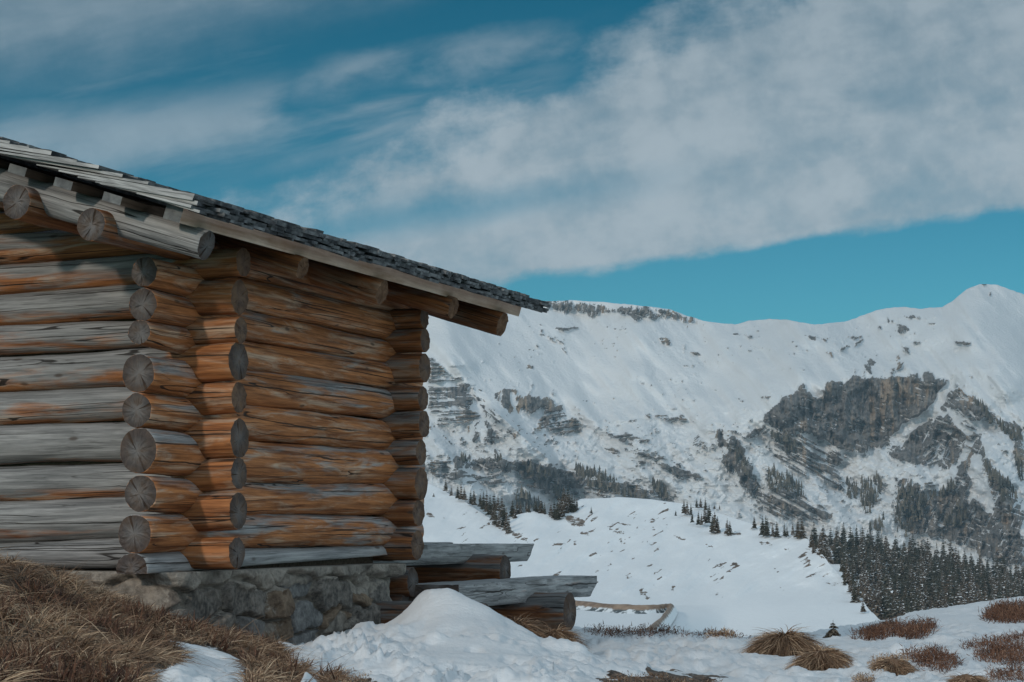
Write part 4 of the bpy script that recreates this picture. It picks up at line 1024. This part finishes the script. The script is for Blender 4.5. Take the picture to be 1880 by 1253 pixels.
# ------------------------------------------------------------------ conifers
def conifer_mesh(name, seed, mat, tiers=13, per=9, h=1.0, wd=.21, bare=.06):
    """unit-height conifer: drooping branch fans of small needle-clump faces round a tapered trunk"""
    rg = np.random.default_rng(seed); V = []; T = []; SN = []; TN = []
    for k in range(tiers):
        f = (k + rg.uniform(-.25, .25)) / tiers; z = bare + (1 - bare) * f
        rad = wd * (1 - f) ** .85 * rg.uniform(.8, 1.15) + .012
        nb = max(4, int(per * (1 - .5 * f)))
        for b in range(nb):
            a = 2 * math.pi * (b + rg.uniform(-.35, .35)) / nb + k * 1.1; ln = rad * rg.uniform(.6, 1.15)
            dx, dy = math.cos(a), math.sin(a); drop = ln * rg.uniform(.25, .6)
            for j in range(4):
                u0 = .12 + .88 * j / 4; u1 = min(1.05, u0 + .38); w = ln * .36 * (1.15 - u0) + .007
                c0 = np.array([dx * ln * u0, dy * ln * u0, z - drop * u0 ** 1.3]); c1 = np.array([dx * ln * u1, dy * ln * u1, z - drop * u1 ** 1.3 - .006])
                sdv = np.array([-dy, dx, 0]) * w; jit = rg.normal(0, .006, 3)
                i0 = len(V); V.extend([c0 + sdv + jit, c0 - sdv * .9 + jit * .5 + np.array([0, 0, -.008]), c1 + jit]); T.append((i0, i0 + 1, i0 + 2))
                tn = rg.random(); sn = rg.random() * .85 + .15 * (1 - u0)
                SN.extend([sn] * 3); TN.extend([tn] * 3)
                i0 = len(V); V.extend([c0 + jit, c0 - np.array([0, 0, w * 1.3]) + sdv * .3, c1 - np.array([0, 0, w * .7])]); T.append((i0, i0 + 1, i0 + 2)); SN.extend([0] * 3); TN.extend([tn * .6] * 3)
    # leader
    for a in range(3):
        i0 = len(V); c, s = math.cos(a * 2.1), math.sin(a * 2.1); V.extend([np.array([c * .012, s * .012, .93]), np.array([-c * .012, -s * .012, .93]), np.array([0, 0, 1.02])]); T.append((i0, i0 + 1, i0 + 2)); SN.extend([.3] * 3); TN.extend([.3] * 3)
    # trunk
    nt = 6; i0 = len(V); Q = []
    for zz, r_ in ((-.05, .016), (.5, .010), (.98, .003)):
        for q in range(nt): V.append(np.array([math.cos(q * 6.283 / nt) * r_, math.sin(q * 6.283 / nt) * r_, zz])); SN.append(0); TN.append(.4)
    for l in range(2):
        for q in range(nt): Q.append((i0 + l * nt + q, i0 + l * nt + (q + 1) % nt, i0 + (l + 1) * nt + (q + 1) % nt, i0 + (l + 1) * nt + q))
    return mesh_np(name, np.array(V), Q, mat, {'snow': SN, 'tone': TN}, False, None, T)
DARKC = conifer_mat('conifer_needles', .16)
SNOWC = conifer_mat('snow_dusted_needles', .20)
CON_D = [conifer_mesh('conifer', 200 + i, DARKC, wd=.20 + .02 * i) for i in range(4)]
CON_S = [conifer_mesh('conifer', 220 + i, SNOWC, tiers=15, per=10, wd=.225 + .02 * i) for i in range(5)]
_rt = random.Random(5)
def tree(px, py, Y, hpx, meshes, label, group, name='spruce_tree'):
    P = av(px, py, Y); o = bpy.data.objects.new(name, _rt.choice(meshes)); COL.objects.link(o)
    h = hpx * Y / F; w = h * _rt.uniform(.85, 1.2)
    o.location = P; o.scale = (w, w, h); o.rotation_euler = (0, 0, _rt.uniform(0, 6.28))
    tag(o, label, 'tree', group); return o
def hill_tree(px, py, hpx, label, group):
    return tree(px, py + 2, float(hill_depth(np.array([px]), np.array([py + 2]))[0]) - 1.5, hpx, CON_D, label, group)
def trees():
    g = 'spruces along the crest of the left snow slope'
    lab = 'small dark spruce in the row stepping down the left snow crest'
    for (x, y, h) in ((130,398,70),(165,432,60),(205,448,80),(225,452,95),(245,458,80),(285,482,85),(305,488,95),(345,500,80),(365,515,110),(385,530,130),(405,548,120),(425,580,110),(440,610,120),(462,622,100),(480,560,130),(492,610,140),(508,640,130),(522,664,110),(545,560,100),(558,580,75),(430,520,110),(455,525,100),(575,545,80),(595,550,70),(635,552,85),(650,555,60)):
        hill_tree(780 + x / 3.387, 780 + y / 3.387, h / 3.387, lab, g)
    g = 'spruces by the rocky notch between the hills'
    lab = 'dark spruce crowded by the rocky notch between the two hills'
    for (x, y, h) in ((690,545,90),(720,550,100),(745,552,80),(785,560,80),(805,570,110),(825,578,100),(835,560,130),(855,560,140),(880,540,130),(900,530,120),(915,535,110),(930,528,90),(945,520,75),(865,500,130),(890,490,120)):
        hill_tree(780 + x / 3.387, 780 + y / 3.387, h / 3.387, lab, g)
    hill_tree(780 + 1035 / 3.387, 780 + 543 / 3.387, 12.5, 'tiny lone spruce high on the middle snow dome', None)
    hill_tree(780 + 55 / 3.387, 780 + 441 / 3.387, 8, 'tiniest lone conifer on the snow beside the cabin wall', None)
    hill_tree(780 + 1560 / 3.387, 780 + 558 / 3.387, 10, 'tiny spruce left of the clump on the dome shoulder', None)
    g = 'spruces clumped on the right shoulder of the snow dome'
    lab = 'dark spruce in the clump on the right shoulder of the snow dome'
    for (x, y, h) in ((1612,540,80),(1632,545,85),(1655,552,70),(1662,598,60),(1702,608,80),(1720,610,70),(1742,590,90),(1762,596,100),(1790,650,100),(1805,655,120),(1820,652,90),(1690,505,55),(1715,505,60),(1745,520,70),(1770,560,70),(1800,516,30),(1832,520,30)):
        hill_tree(780 + x / 3.387, 780 + y / 3.387, h / 3.387, lab, g)
    g = 'spruces lining the hill edge beside the forest'
    lab = 'dark spruce in the loose line on the hill edge left of the forest'
    for (x, y, h) in ((40,625,110),(55,622,80),(115,640,90),(130,640,75),(275,605,70),(325,645,110),(345,650,120),(355,648,95),(385,655,80),(410,655,85),(455,655,80),(470,653,60),(505,645,70),(535,655,100),(560,660,110)):
        hill_tree(1300 + x / 3.241, 780 + y / 3.241, h / 3.241, lab, g)
    # forest on the right
    rg = random.Random(8); pts = []
    row = 0
    for k in range(12):
        f = k / 11.0
        base = [(x, y + (1178 - y) * f ** 1.1) for x, y in FTOP]
        x = 1478 + rg.uniform(0, 8)
        while x < 1905:
            y = np.interp(x, *zip(*base)) + rg.uniform(-4, 4)
            left = np.interp(y, [985, 1003, 1050, 1090, 1135, 1170], [1470, 1490, 1538, 1570, 1600, 1640])
            if x > left - 2 + rg.uniform(-9, 12): pts.append((x, y, f))
            x += rg.uniform(10.5, 17)
    g = 'snow-dusted conifers of the forest on the right slope'
    lab = 'brownish snow-dusted conifer in the dense forest on the right slope'
    for _ in range(16):                                             # stragglers on the hill's own edge
        y = rg.uniform(1000, 1125); xl = np.interp(y, [985, 1003, 1050, 1090, 1135], [1478, 1496, 1542, 1574, 1600]) - rg.uniform(-8, 15)
        hill_tree(xl, y, rg.uniform(16, 44), 'ragged conifer on the very edge of the snow hill against the forest', 'conifers on the hill edge against the forest')
    for x, y, f in pts[:285]:
        Y = float(forest_depth(np.array([x]), np.array([y]))[0]); hm = rg.uniform(5.6, 11.6)
        tree(x, y + 3, Y - 1, min(hm * F / Y, 50 + 34 * f * rg.uniform(.7, 1.1)), CON_S, lab, g, 'forest_conifer')
trees()

def far_woods():
    """the dark woods clinging to the far cliffs, read as one mass"""
    areas = [(ZD([(350,225),(420,240),(570,350),(570,410),(450,380),(360,350)]), 95), (ZD([(910,300),(1030,285),(1030,360),(960,500),(910,480)]), 90), (ZD([(820,310),(890,320),(890,430),(830,390)]), 40),
      (ZD([(1130,390),(1190,330),(1240,380),(1300,400),(1450,310),(1480,340),(1300,450),(1250,560),(1190,640),(1110,590)]), 170), (ZD([(110,100),(200,120),(250,250),(250,290),(200,230),(130,130)]), 40),
      (ZD([(440,40),(520,70),(530,170),(460,130)]), 36), (ZD([(380,30),(440,50),(430,80),(380,60)]), 14), (ZB([(1562,722),(1600,745),(1655,795),(1695,865),(1680,868),(1640,805)]), 34), (ZB([(1715,865),(1860,925),(1880,990),(1790,960)]), 60),
      (ZD([(1640,130),(1690,250),(1800,320),(1800,360),(1660,280)]), 60), (ZD([(1820,150),(1870,200),(1880,300),(1850,290)]), 30),(ZD([(1700,300),(1800,330),(1850,420),(1750,420)]), 50),
      (ZC([(560,410),(600,385),(640,410),(740,480),(760,540),(700,530),(560,480)]), 95), (ZC([(920,260),(950,230),(1000,255),(1060,250),(1130,280),(1200,320),(1190,355),(1050,310),(950,300)]), 85), (ZC([(1410,330),(1480,350),(1520,425),(1440,410)]), 42),
      (ZC([(1000,340),(1200,350),(1250,390),(1400,415),(1350,445),(1050,370)]), 60), (ZC([(620,230),(780,270),(840,300),(700,300),(630,260)]), 26), (ZC([(800,360),(850,380),(860,440),(810,440)]), 24), (ZC([(220,180),(260,190),(230,200)]), 8), (ZC([(430,170),(480,180),(470,195),(440,195)]), 9),
      (ZD([(1490,420),(1560,500),(1500,600),(1400,560)]), 40), (ZD([(960,560),(1050,520),(1050,600),(960,600)]), 22)]
    rg = np.random.default_rng(31); V = []; T = []; TN = []; SNW = []
    for pl, n in areas:
        p = np.array(pl); c = 0; tries = 0
        while c < n and tries < n * 40:
            tries += 1; x, y = rg.uniform(p.min(0), p.max(0))
            if psd(np.array([x]), np.array([y]), pl)[0] < 0: continue
            c += 1; Y = mountain_depth(x, y + 4) - 6; P = at(x, y + 4, Y); h = rg.uniform(9, 19) * Y / F; w = h * rg.uniform(.15, .24)
            tn = rg.random()
            for ly in range(4):
                z0 = P[2] - 3 + h * (.02 + .24 * ly); z1 = P[2] - 3 + h * min(1.0, .42 + .24 * ly); rw = w * (1 - .22 * ly); i0 = len(V); m = 6; a0 = rg.uniform(0, 6)
                for q in range(m): r_ = rw * rg.uniform(.6, 1.2); V.append((P[0] + r_ * math.cos(a0 + q * 1.047), P[1] + r_ * math.sin(a0 + q * 1.047), z0 + rg.uniform(-.06, .06) * h))
                V.append((P[0], P[1], z1)); TN += [tn] * 7; SNW += [0.0] * 7
                for q in range(m): T.append((i0 + q, i0 + (q + 1) % m, i0 + m))
    me = mesh_np('far_woods', V, np.zeros((0, 4), int), conifer_mat('far_needles', .05), {'tone': TN, 'snow': SNW}, False, None, T)
    tag(link('far_woods', me), 'dark spruce woods clinging to the far cliffs and ledges', 'woods', kind='stuff')
far_woods()

# ------------------------------------------------------------------ grass
def blades(bases, dirs, ln, wd, droop, rg, nseg=3):
    """ribbons: bases (n,3), lean dirs (n,3 unit), length, width, droop per blade"""
    n = len(bases); t = np.linspace(0, 1, nseg + 1)
    P = bases[:, None] + dirs[:, None] * (ln[:, None] * t)[..., None]
    hd = dirs.copy(); hd[:, 2] = 0; hl = np.linalg.norm(hd, axis=1, keepdims=True) + 1e-6; hd /= hl
    P = P + hd[:, None] * (ln * droop * .5)[:, None, None] * (t ** 2)[None, :, None]
    P[..., 2] -= (ln * droop)[:, None] * (t ** 2)[None]
    sdv = np.cross(dirs, rg.normal(0, 1, (n, 3))); sdv /= np.linalg.norm(sdv, axis=1, keepdims=True) + 1e-6
    w = wd[:, None] * (1 - .85 * t[None] ** 1.5) * .5
    A = P + sdv[:, None] * w[..., None]; B = P - sdv[:, None] * w[..., None]
    V = np.stack([A, B], 2).reshape(n, -1, 3)
    k = np.arange(nseg) * 2; q = np.stack([k, k + 1, k + 3, k + 2], -1)
    Q = (np.arange(n)[:, None, None] * (2 * (nseg + 1)) + q[None]).reshape(-1, 4)
    return V.reshape(-1, 3), Q, 2 * (nseg + 1), np.tile(np.repeat(t, 2), n)
STRAW = blade_mat('dry_straw', (.036, .021, .015), (.19, .115, .072), (.50, .36, .24))
RUST = blade_mat('russet_heath', (.030, .015, .011), (.115, .055, .034), (.24, .135, .085))
def turf_grass():
    rg = np.random.default_rng(77); N = 90000
    px = rg.uniform(-120, 600, N * 2); py = 1030 + 250 * rg.random(N * 2) ** .9
    # sample on the ground by distance, keep what falls on turf
    u = rg.uniform(-.33, -.09, N * 3); Y = 3.6 + 7.6 * rg.random(N * 3) ** .85
    X = u * Y; Z = gz(X, Y); px, py = proj(np.stack([X, Y, Z], -1))
    sn = snow_mask(px, py, X, Y)
    clump = fbm(X * 5, Y * 4, 3, 61)
    keep = (sn < .35) & (px > -150) & (py < 1330) & (rg.random(len(X)) < .35 + 1.3 * np.clip(clump - .3, 0, 1))
    X, Y, Z, clump = X[keep], Y[keep], Z[keep], clump[keep]; X, Y, Z, clump = X[:N], Y[:N], Z[:N], clump[:N]; n = len(X)
    print('GRASS', n)
    e = .05; gx = (gz(X + e, Y) - gz(X - e, Y)) / (2 * e); gy = (gz(X, Y + e) - gz(X, Y - e)) / (2 * e)
    # tufts: every blade leans away from the heart of its own tuft
    cs = .13; ix = np.floor(X / cs); iy = np.floor(Y / (cs * 1.3))
    hx = vn(ix * 1.0 + .0, iy * 1.0, 62); hy = vn(ix * 1.0, iy * 1.0, 63); ht = vn(ix * 1.0, iy * 1.0, 64)
    ox = X - (ix + .2 + .6 * hx) * cs; oy = Y - (iy + .2 + .6 * hy) * cs * 1.3
    ro = np.hypot(ox, oy) / cs
    dx = ox / cs * 1.7 - gx * .7 + rg.normal(0, .38, n) + .12; dy = oy / cs * 1.3 - gy * .7 + rg.normal(0, .38, n) - .10
    up = rg.uniform(.35, 1.1, n) * (1.25 - .6 * np.clip(ro, 0, 1))
    Z = Z + .035 * ht * np.clip(1 - ro * 1.2, 0, 1)
    d = np.stack([dx, dy, up], -1); d /= np.linalg.norm(d, axis=1, keepdims=True)
    ln = rg.uniform(.035, .11, n) * (.5 + .8 * ht) * (1 + .8 * (rg.random(n) < .04)); wd = rg.uniform(.0016, .0044, n)
    V, Q, k, h = blades(np.stack([X, Y, Z - .01], -1), d, ln, wd, rg.uniform(.2, .9, n), rg)
    tone = np.clip(.14 + .9 * (fbm(X * 2.2, Y * 2, 3, 63) - .25) + .45 * (ht - .4) + rg.normal(0, .2, n), 0, 1)
    me = mesh_np('dry_grass', V, Q, STRAW, {'tone': np.repeat(tone, k), 'h': h}, True)
    tag(link('dry_grass', me), 'matted dry straw grass covering the bank in front of the cabin', 'grass', kind='stuff')
    # low dark heath sprigs between the straw
    m = (fbm(X * 2.1 + 9, Y * 2, 4, 64) > .53); X2, Y2, Z2 = X[m], Y[m], Z[m]; s = rg.random(len(X2)) < .32; X2, Y2, Z2 = X2[s], Y2[s], Z2[s]; n2 = len(X2)
    d = np.stack([rg.normal(0, .5, n2), rg.normal(0, .5, n2), rg.uniform(.6, 1.2, n2)], -1); d /= np.linalg.norm(d, axis=1, keepdims=True)
    V, Q, k, h = blades(np.stack([X2, Y2, Z2 - .01], -1), d, rg.uniform(.03, .09, n2), rg.uniform(.004, .009, n2), rg.uniform(-.1, .3, n2), rg, 2)
    me = mesh_np('heath_sprigs', V, Q, RUST, {'tone': np.repeat(rg.random(n2) * .7, k), 'h': h}, True)
    tag(link('heath_sprigs', me), 'low dark heather sprigs growing through the straw bank', 'heather', kind='stuff')
turf_grass()

def tussock(px, py, wpx, hpx, label, n=900, mat=None, name='grass_tussock', cat='grass tussock', seed=1, Y=None, tone0=.62, upright=.5):
    """a dome of arching dry blades; pixel = middle of its foot"""
    P = av(px, py, Y) if Y else ground_at(px, py)
    n = int(n * 1.8); rg = np.random.default_rng(seed); r_ = wpx / 2 * P.y / F; h = hpx * P.y / F
    a = rg.uniform(0, 2 * np.pi, n); f = np.arccos(1 - rg.random(n) * .97)            # spots over a dome
    lob = 1 + .22 * np.sin(a * 2 + seed) + .12 * np.sin(a * 3 + seed * 2)
    cx, sx = np.cos(f), np.sin(f)
    bx = .70 * r_ * sx * np.cos(a) * lob; by = .70 * r_ * sx * np.sin(a) * lob
    wx, wy = P.x + bx, P.y + by
    bz = (gz(wx, wy) - P.z if not Y else bx * 0) - .02 + h * .66 * cx
    out = .9 * cx + .55 * sx; upv = .85 * sx * .3 + upright * (.35 + .75 * cx * rg.random(n)) - .55 * sx
    d = np.stack([np.cos(a) * out + rg.normal(0, .50, n), np.sin(a) * out + rg.normal(0, .50, n), upv + rg.normal(0, .26, n)], -1); d /= np.linalg.norm(d, axis=1, keepdims=True)
    ln = h * rg.uniform(.25, .95, n) * (.75 + .25 * cx); wd = rg.uniform(.0026, .0060, n) * (P.y / 12)
    V, Q, k, hh = blades(np.stack([bx, by, bz], -1), d, ln, wd, rg.uniform(.30, .80, n), rg, 4)
    tone = np.clip(tone0 + rg.normal(0, .22, n) - .25 * (rg.random(n) < .2), 0, 1)
    # a dark matted heart below the blades
    nb = 18; th = np.linspace(0, 2 * np.pi, nb, endpoint=False); vs = []; tq = []
    for f, zf in ((1.0, -.04), (.85, .34 * h), (.5, .52 * h), (.02, .60 * h)):
        vs.append(np.stack([.66 * r_ * f * np.cos(th), .66 * r_ * f * np.sin(th), np.full(nb, zf)], -1))
    vs = np.concatenate(vs); b0 = len(V); i = np.arange(4 * nb).reshape(4, nb) + b0; j = np.roll(i, -1, 1)
    q2 = np.stack([i[:-1], j[:-1], j[1:], i[1:]], -1).reshape(-1, 4)
    me = mesh_np(name, np.concatenate([V, vs]), np.concatenate([Q, q2]), mat or STRAW, {'tone': np.r_[np.repeat(tone, k), np.full(len(vs), .38)], 'h': np.r_[hh, np.zeros(len(vs))]}, True)
    o = link(name, me); o.location = P
    tag(o, label, cat); return o
def heath(poly, label, n=1400, hpx=20, seed=1, mat=None, name='heath_patch', cat='heath shrub', tone=.45, Yr=None):
    """a patch of twiggy low shrub over the ground inside a photo outline"""
    rg = np.random.default_rng(seed); p = np.array(poly, float); pts = []
    x = rg.uniform(p[:, 0].min(), p[:, 0].max(), n * 3); y = rg.uniform(p[:, 1].min(), p[:, 1].max(), n * 3)
    ins = psd(x + rg.normal(0, 5, n * 3), y + rg.normal(0, 2, n * 3), poly) > 0
    x, y = x[ins][:n], y[ins][:n]
    ys = np.linspace(6, 30, 400); B = []
    for a, b in zip(x, y):
        Pq = at(a, b, ys); below = Pq[:, 2] <= gz(Pq[:, 0], Pq[:, 1])
        if below.any(): i = int(np.argmax(below)); B.append((Pq[i, 0], Pq[i, 1], float(gz(Pq[i, 0], Pq[i, 1]))))
    B = np.array(B); B = B[np.abs(B[:, 1] - np.median(B[:, 1])) < 1.6]; c = B.mean(0); m = len(B)
    edge = rg.random(m)
    h = hpx * B[:, 1] / F
    d = np.stack([rg.normal(0, .42, m), rg.normal(0, .42, m), rg.uniform(.5, 1.1, m)], -1); d /= np.linalg.norm(d, axis=1, keepdims=True)
    ln = h * rg.uniform(.45, 1.15, m); wd = rg.uniform(.003, .0085, m) * (B[:, 1] / 14)
    V, Q, k, hh = blades(B - c - np.array([0, 0, .02]), d, ln, wd, rg.uniform(-.15, .4, m), rg, 2)
    # side twigs
    b2 = (B - c) + d * (ln * rg.uniform(.3, .8, m))[:, None]; d2 = d + rg.normal(0, .6, (m, 3)); d2 /= np.linalg.norm(d2, axis=1, keepdims=True)
    V2, Q2, k2, h2 = blades(b2, d2, ln * .5, wd * .8, rg.uniform(-.1, .3, m), rg, 2)
    tn = np.clip(tone + rg.normal(0, .24, m), 0, 1)
    me = mesh_np(name, np.concatenate([V, V2]), np.concatenate([Q, Q2 + len(V)]), mat or RUST, {'tone': np.r_[np.repeat(tn, k), np.repeat(np.clip(tn + .1, 0, 1), k2)], 'h': np.r_[hh, h2]}, True)
    o = link(name, me); o.location = c; tag(o, label, cat); return o
def plants():
    tussock(1440, 1201, 98, 60, 'largest straw tussock standing on the open snow right of centre', 3600, seed=1)
    tussock(1508, 1222, 78, 46, 'straw tussock just in front and right of the largest one', 2000, seed=2)
    tussock(950, 1176, 66, 56, 'pinkish dry grass tuft under the bench seat', 900, seed=3, Y=11.9, tone0=.55, upright=1.1)
    tussock(1016, 1188, 78, 52, 'rounded dry grass tuft against the bench support log', 1100, seed=4, Y=11.9, tone0=.55, upright=.7)
    heath([(1298,1170),(1312,1160),(1330,1157),(1345,1164),(1356,1171),(1325,1174)], 'low straw tuft on the snow crest left of the large tussock', 700, 12, 5, mat=STRAW, name='straw_patch', cat='dry grass', tone=.6)
    tussock(1640, 1232, 70, 36, 'straw tussock half inside the russet heath at lower right', 1300, seed=6)
    tussock(1775, 1262, 74, 40, 'straw tussock cut by the lower picture edge at right', 1200, seed=7)
    heath([(1592,1232),(1606,1216),(1640,1206),(1665,1210),(1655,1226),(1640,1236),(1615,1236)], 'low straw patch at the left tip of the lower heath', 900, 13, 17, mat=STRAW, name='straw_patch', cat='dry grass', tone=.6)
    heath([(588,1246),(612,1240),(650,1239),(680,1250),(684,1262),(590,1262)], 'flat straw patch at the bottom edge below the stone wall', 900, 10, 8, mat=STRAW, name='straw_patch', cat='dry grass', tone=.55)
    heath([(1565,1250),(1590,1246),(1606,1252),(1600,1262),(1570,1262)], 'tiny straw patch at the bottom edge right of centre', 700, 11, 9, mat=STRAW, name='straw_patch', cat='dry grass', tone=.5)
    heath([(1068,1162),(1100,1158),(1250,1160),(1262,1166),(1160,1172),(1120,1172)], 'thin line of bare twigs poking from the snow crest beside the bench', 800, 15, 21, name='twig_row', cat='twigs', tone=.45)
    heath([(1255,1168),(1290,1163),(1385,1170),(1380,1174),(1300,1174)], 'flat brown grass patch on the crest left of the large tussock', 500, 8, 22, tone=.35)
    heath([(1560,1176),(1610,1168),(1650,1150),(1690,1140),(1720,1152),(1700,1172),(1670,1184),(1600,1186)], 'broad russet heath mound beyond the little spruce', 2200, 24, 23)
    heath([(1574,1166),(1604,1156),(1640,1142),(1650,1148),(1612,1164),(1584,1174)], 'narrow russet heath strip along the crest edge', 1300, 13, 24)
    heath([(1800,1138),(1830,1118),(1885,1112),(1885,1146),(1840,1146)], 'dark russet heath at the right picture edge, highest on the crest', 1500, 20, 25)
    heath([(1756,1192),(1800,1180),(1885,1165),(1885,1180),(1820,1192),(1780,1196)], 'slanting russet heath strip at the right picture edge', 900, 14, 26)
    heath([(1785,1206),(1830,1192),(1885,1190),(1885,1228),(1830,1222),(1800,1216)], 'broad russet heath at the right picture edge below the slanting strip', 1700, 18, 27)
    heath([(1660,1204),(1700,1194),(1740,1204),(1765,1225),(1740,1240),(1690,1230)], 'purplish russet heath behind the lower straw tussock', 1500, 20, 28)
    heath([(1810,1245),(1850,1235),(1885,1232),(1885,1258),(1830,1258)], 'russet heath in the lower right corner', 900, 16, 29)
plants()

heath([(1108,1252),(1160,1240),(1230,1236),(1300,1246),(1326,1256),(1300,1275),(1130,1275)], 'dark trampled turf showing through the snow at the bottom centre', 2200, 11, 41, mat=STRAW, name='bare_turf', cat='turf', tone=.30)
def young_spruce():
    P = av(1530, 1177, 17.0); h = 38 * 17.0 / F
    t = thing('young_spruce', P, 'young yellowish spruce poking over the snow crest by the large tussock', 'tree')
    YM = conifer_mat('young_spruce_needles', -.1)
    crown = conifer_mesh('crown', 301, YM, tiers=7, per=10, wd=.80, bare=.0)
    o = bpy.data.objects.new('crown', crown); COL.objects.link(o); o.parent = t; o.scale = (h, h, h)
    rg = 7; V = []; Q = []
    for k, (z, r_) in enumerate(((-.5, .035), (.5, .02), (.98, .006))):
        for q in range(rg): V.append((r_ * math.cos(q * 6.283 / rg) * h, r_ * math.sin(q * 6.283 / rg) * h, z * h))
    for l in range(2):
        for q in range(rg): Q.append((l * rg + q, l * rg + (q + 1) % rg, (l + 1) * rg + (q + 1) % rg, (l + 1) * rg + q))
    me = mesh_np('trunk', V, Q, plain_wood('spruce_bark', (.05, .03, .02), (.16, .11, .08)), {'tone': [.5] * len(V)})
    o = bpy.data.objects.new('trunk', me); COL.objects.link(o); o.parent = t
young_spruce()

# ------------------------------------------------------------------ haze
HAZE = 0.00013
if HAZE:
    m = bpy.data.materials.new('mountain_air'); m.use_nodes = True; T = NT(m.node_tree)
    pv = T.n('ShaderNodeVolumePrincipled', None, Density=HAZE); pv.inputs['Color'].default_value = (.52, .76, .92, 1); pv.inputs['Anisotropy'].default_value = 0.0
    o = T.n('ShaderNodeOutputMaterial'); T.t.links.new(pv.outputs[0], o.inputs['Volume'])
    x0, x1, y0, y1, z0, z1 = -31000, 31000, -200, 33000, -72, HAZE_TOP
    v = [(x, y, z) for z in (z0, z1) for y in (y0, y1) for x in (x0, x1)]
    me = mesh_np('haze', v, [(0, 2, 3, 1), (4, 5, 7, 6), (0, 1, 5, 4), (2, 6, 7, 3), (0, 4, 6, 2), (1, 3, 7, 5)], m, None, False)
    tag(link('haze', me), kind='stuff')
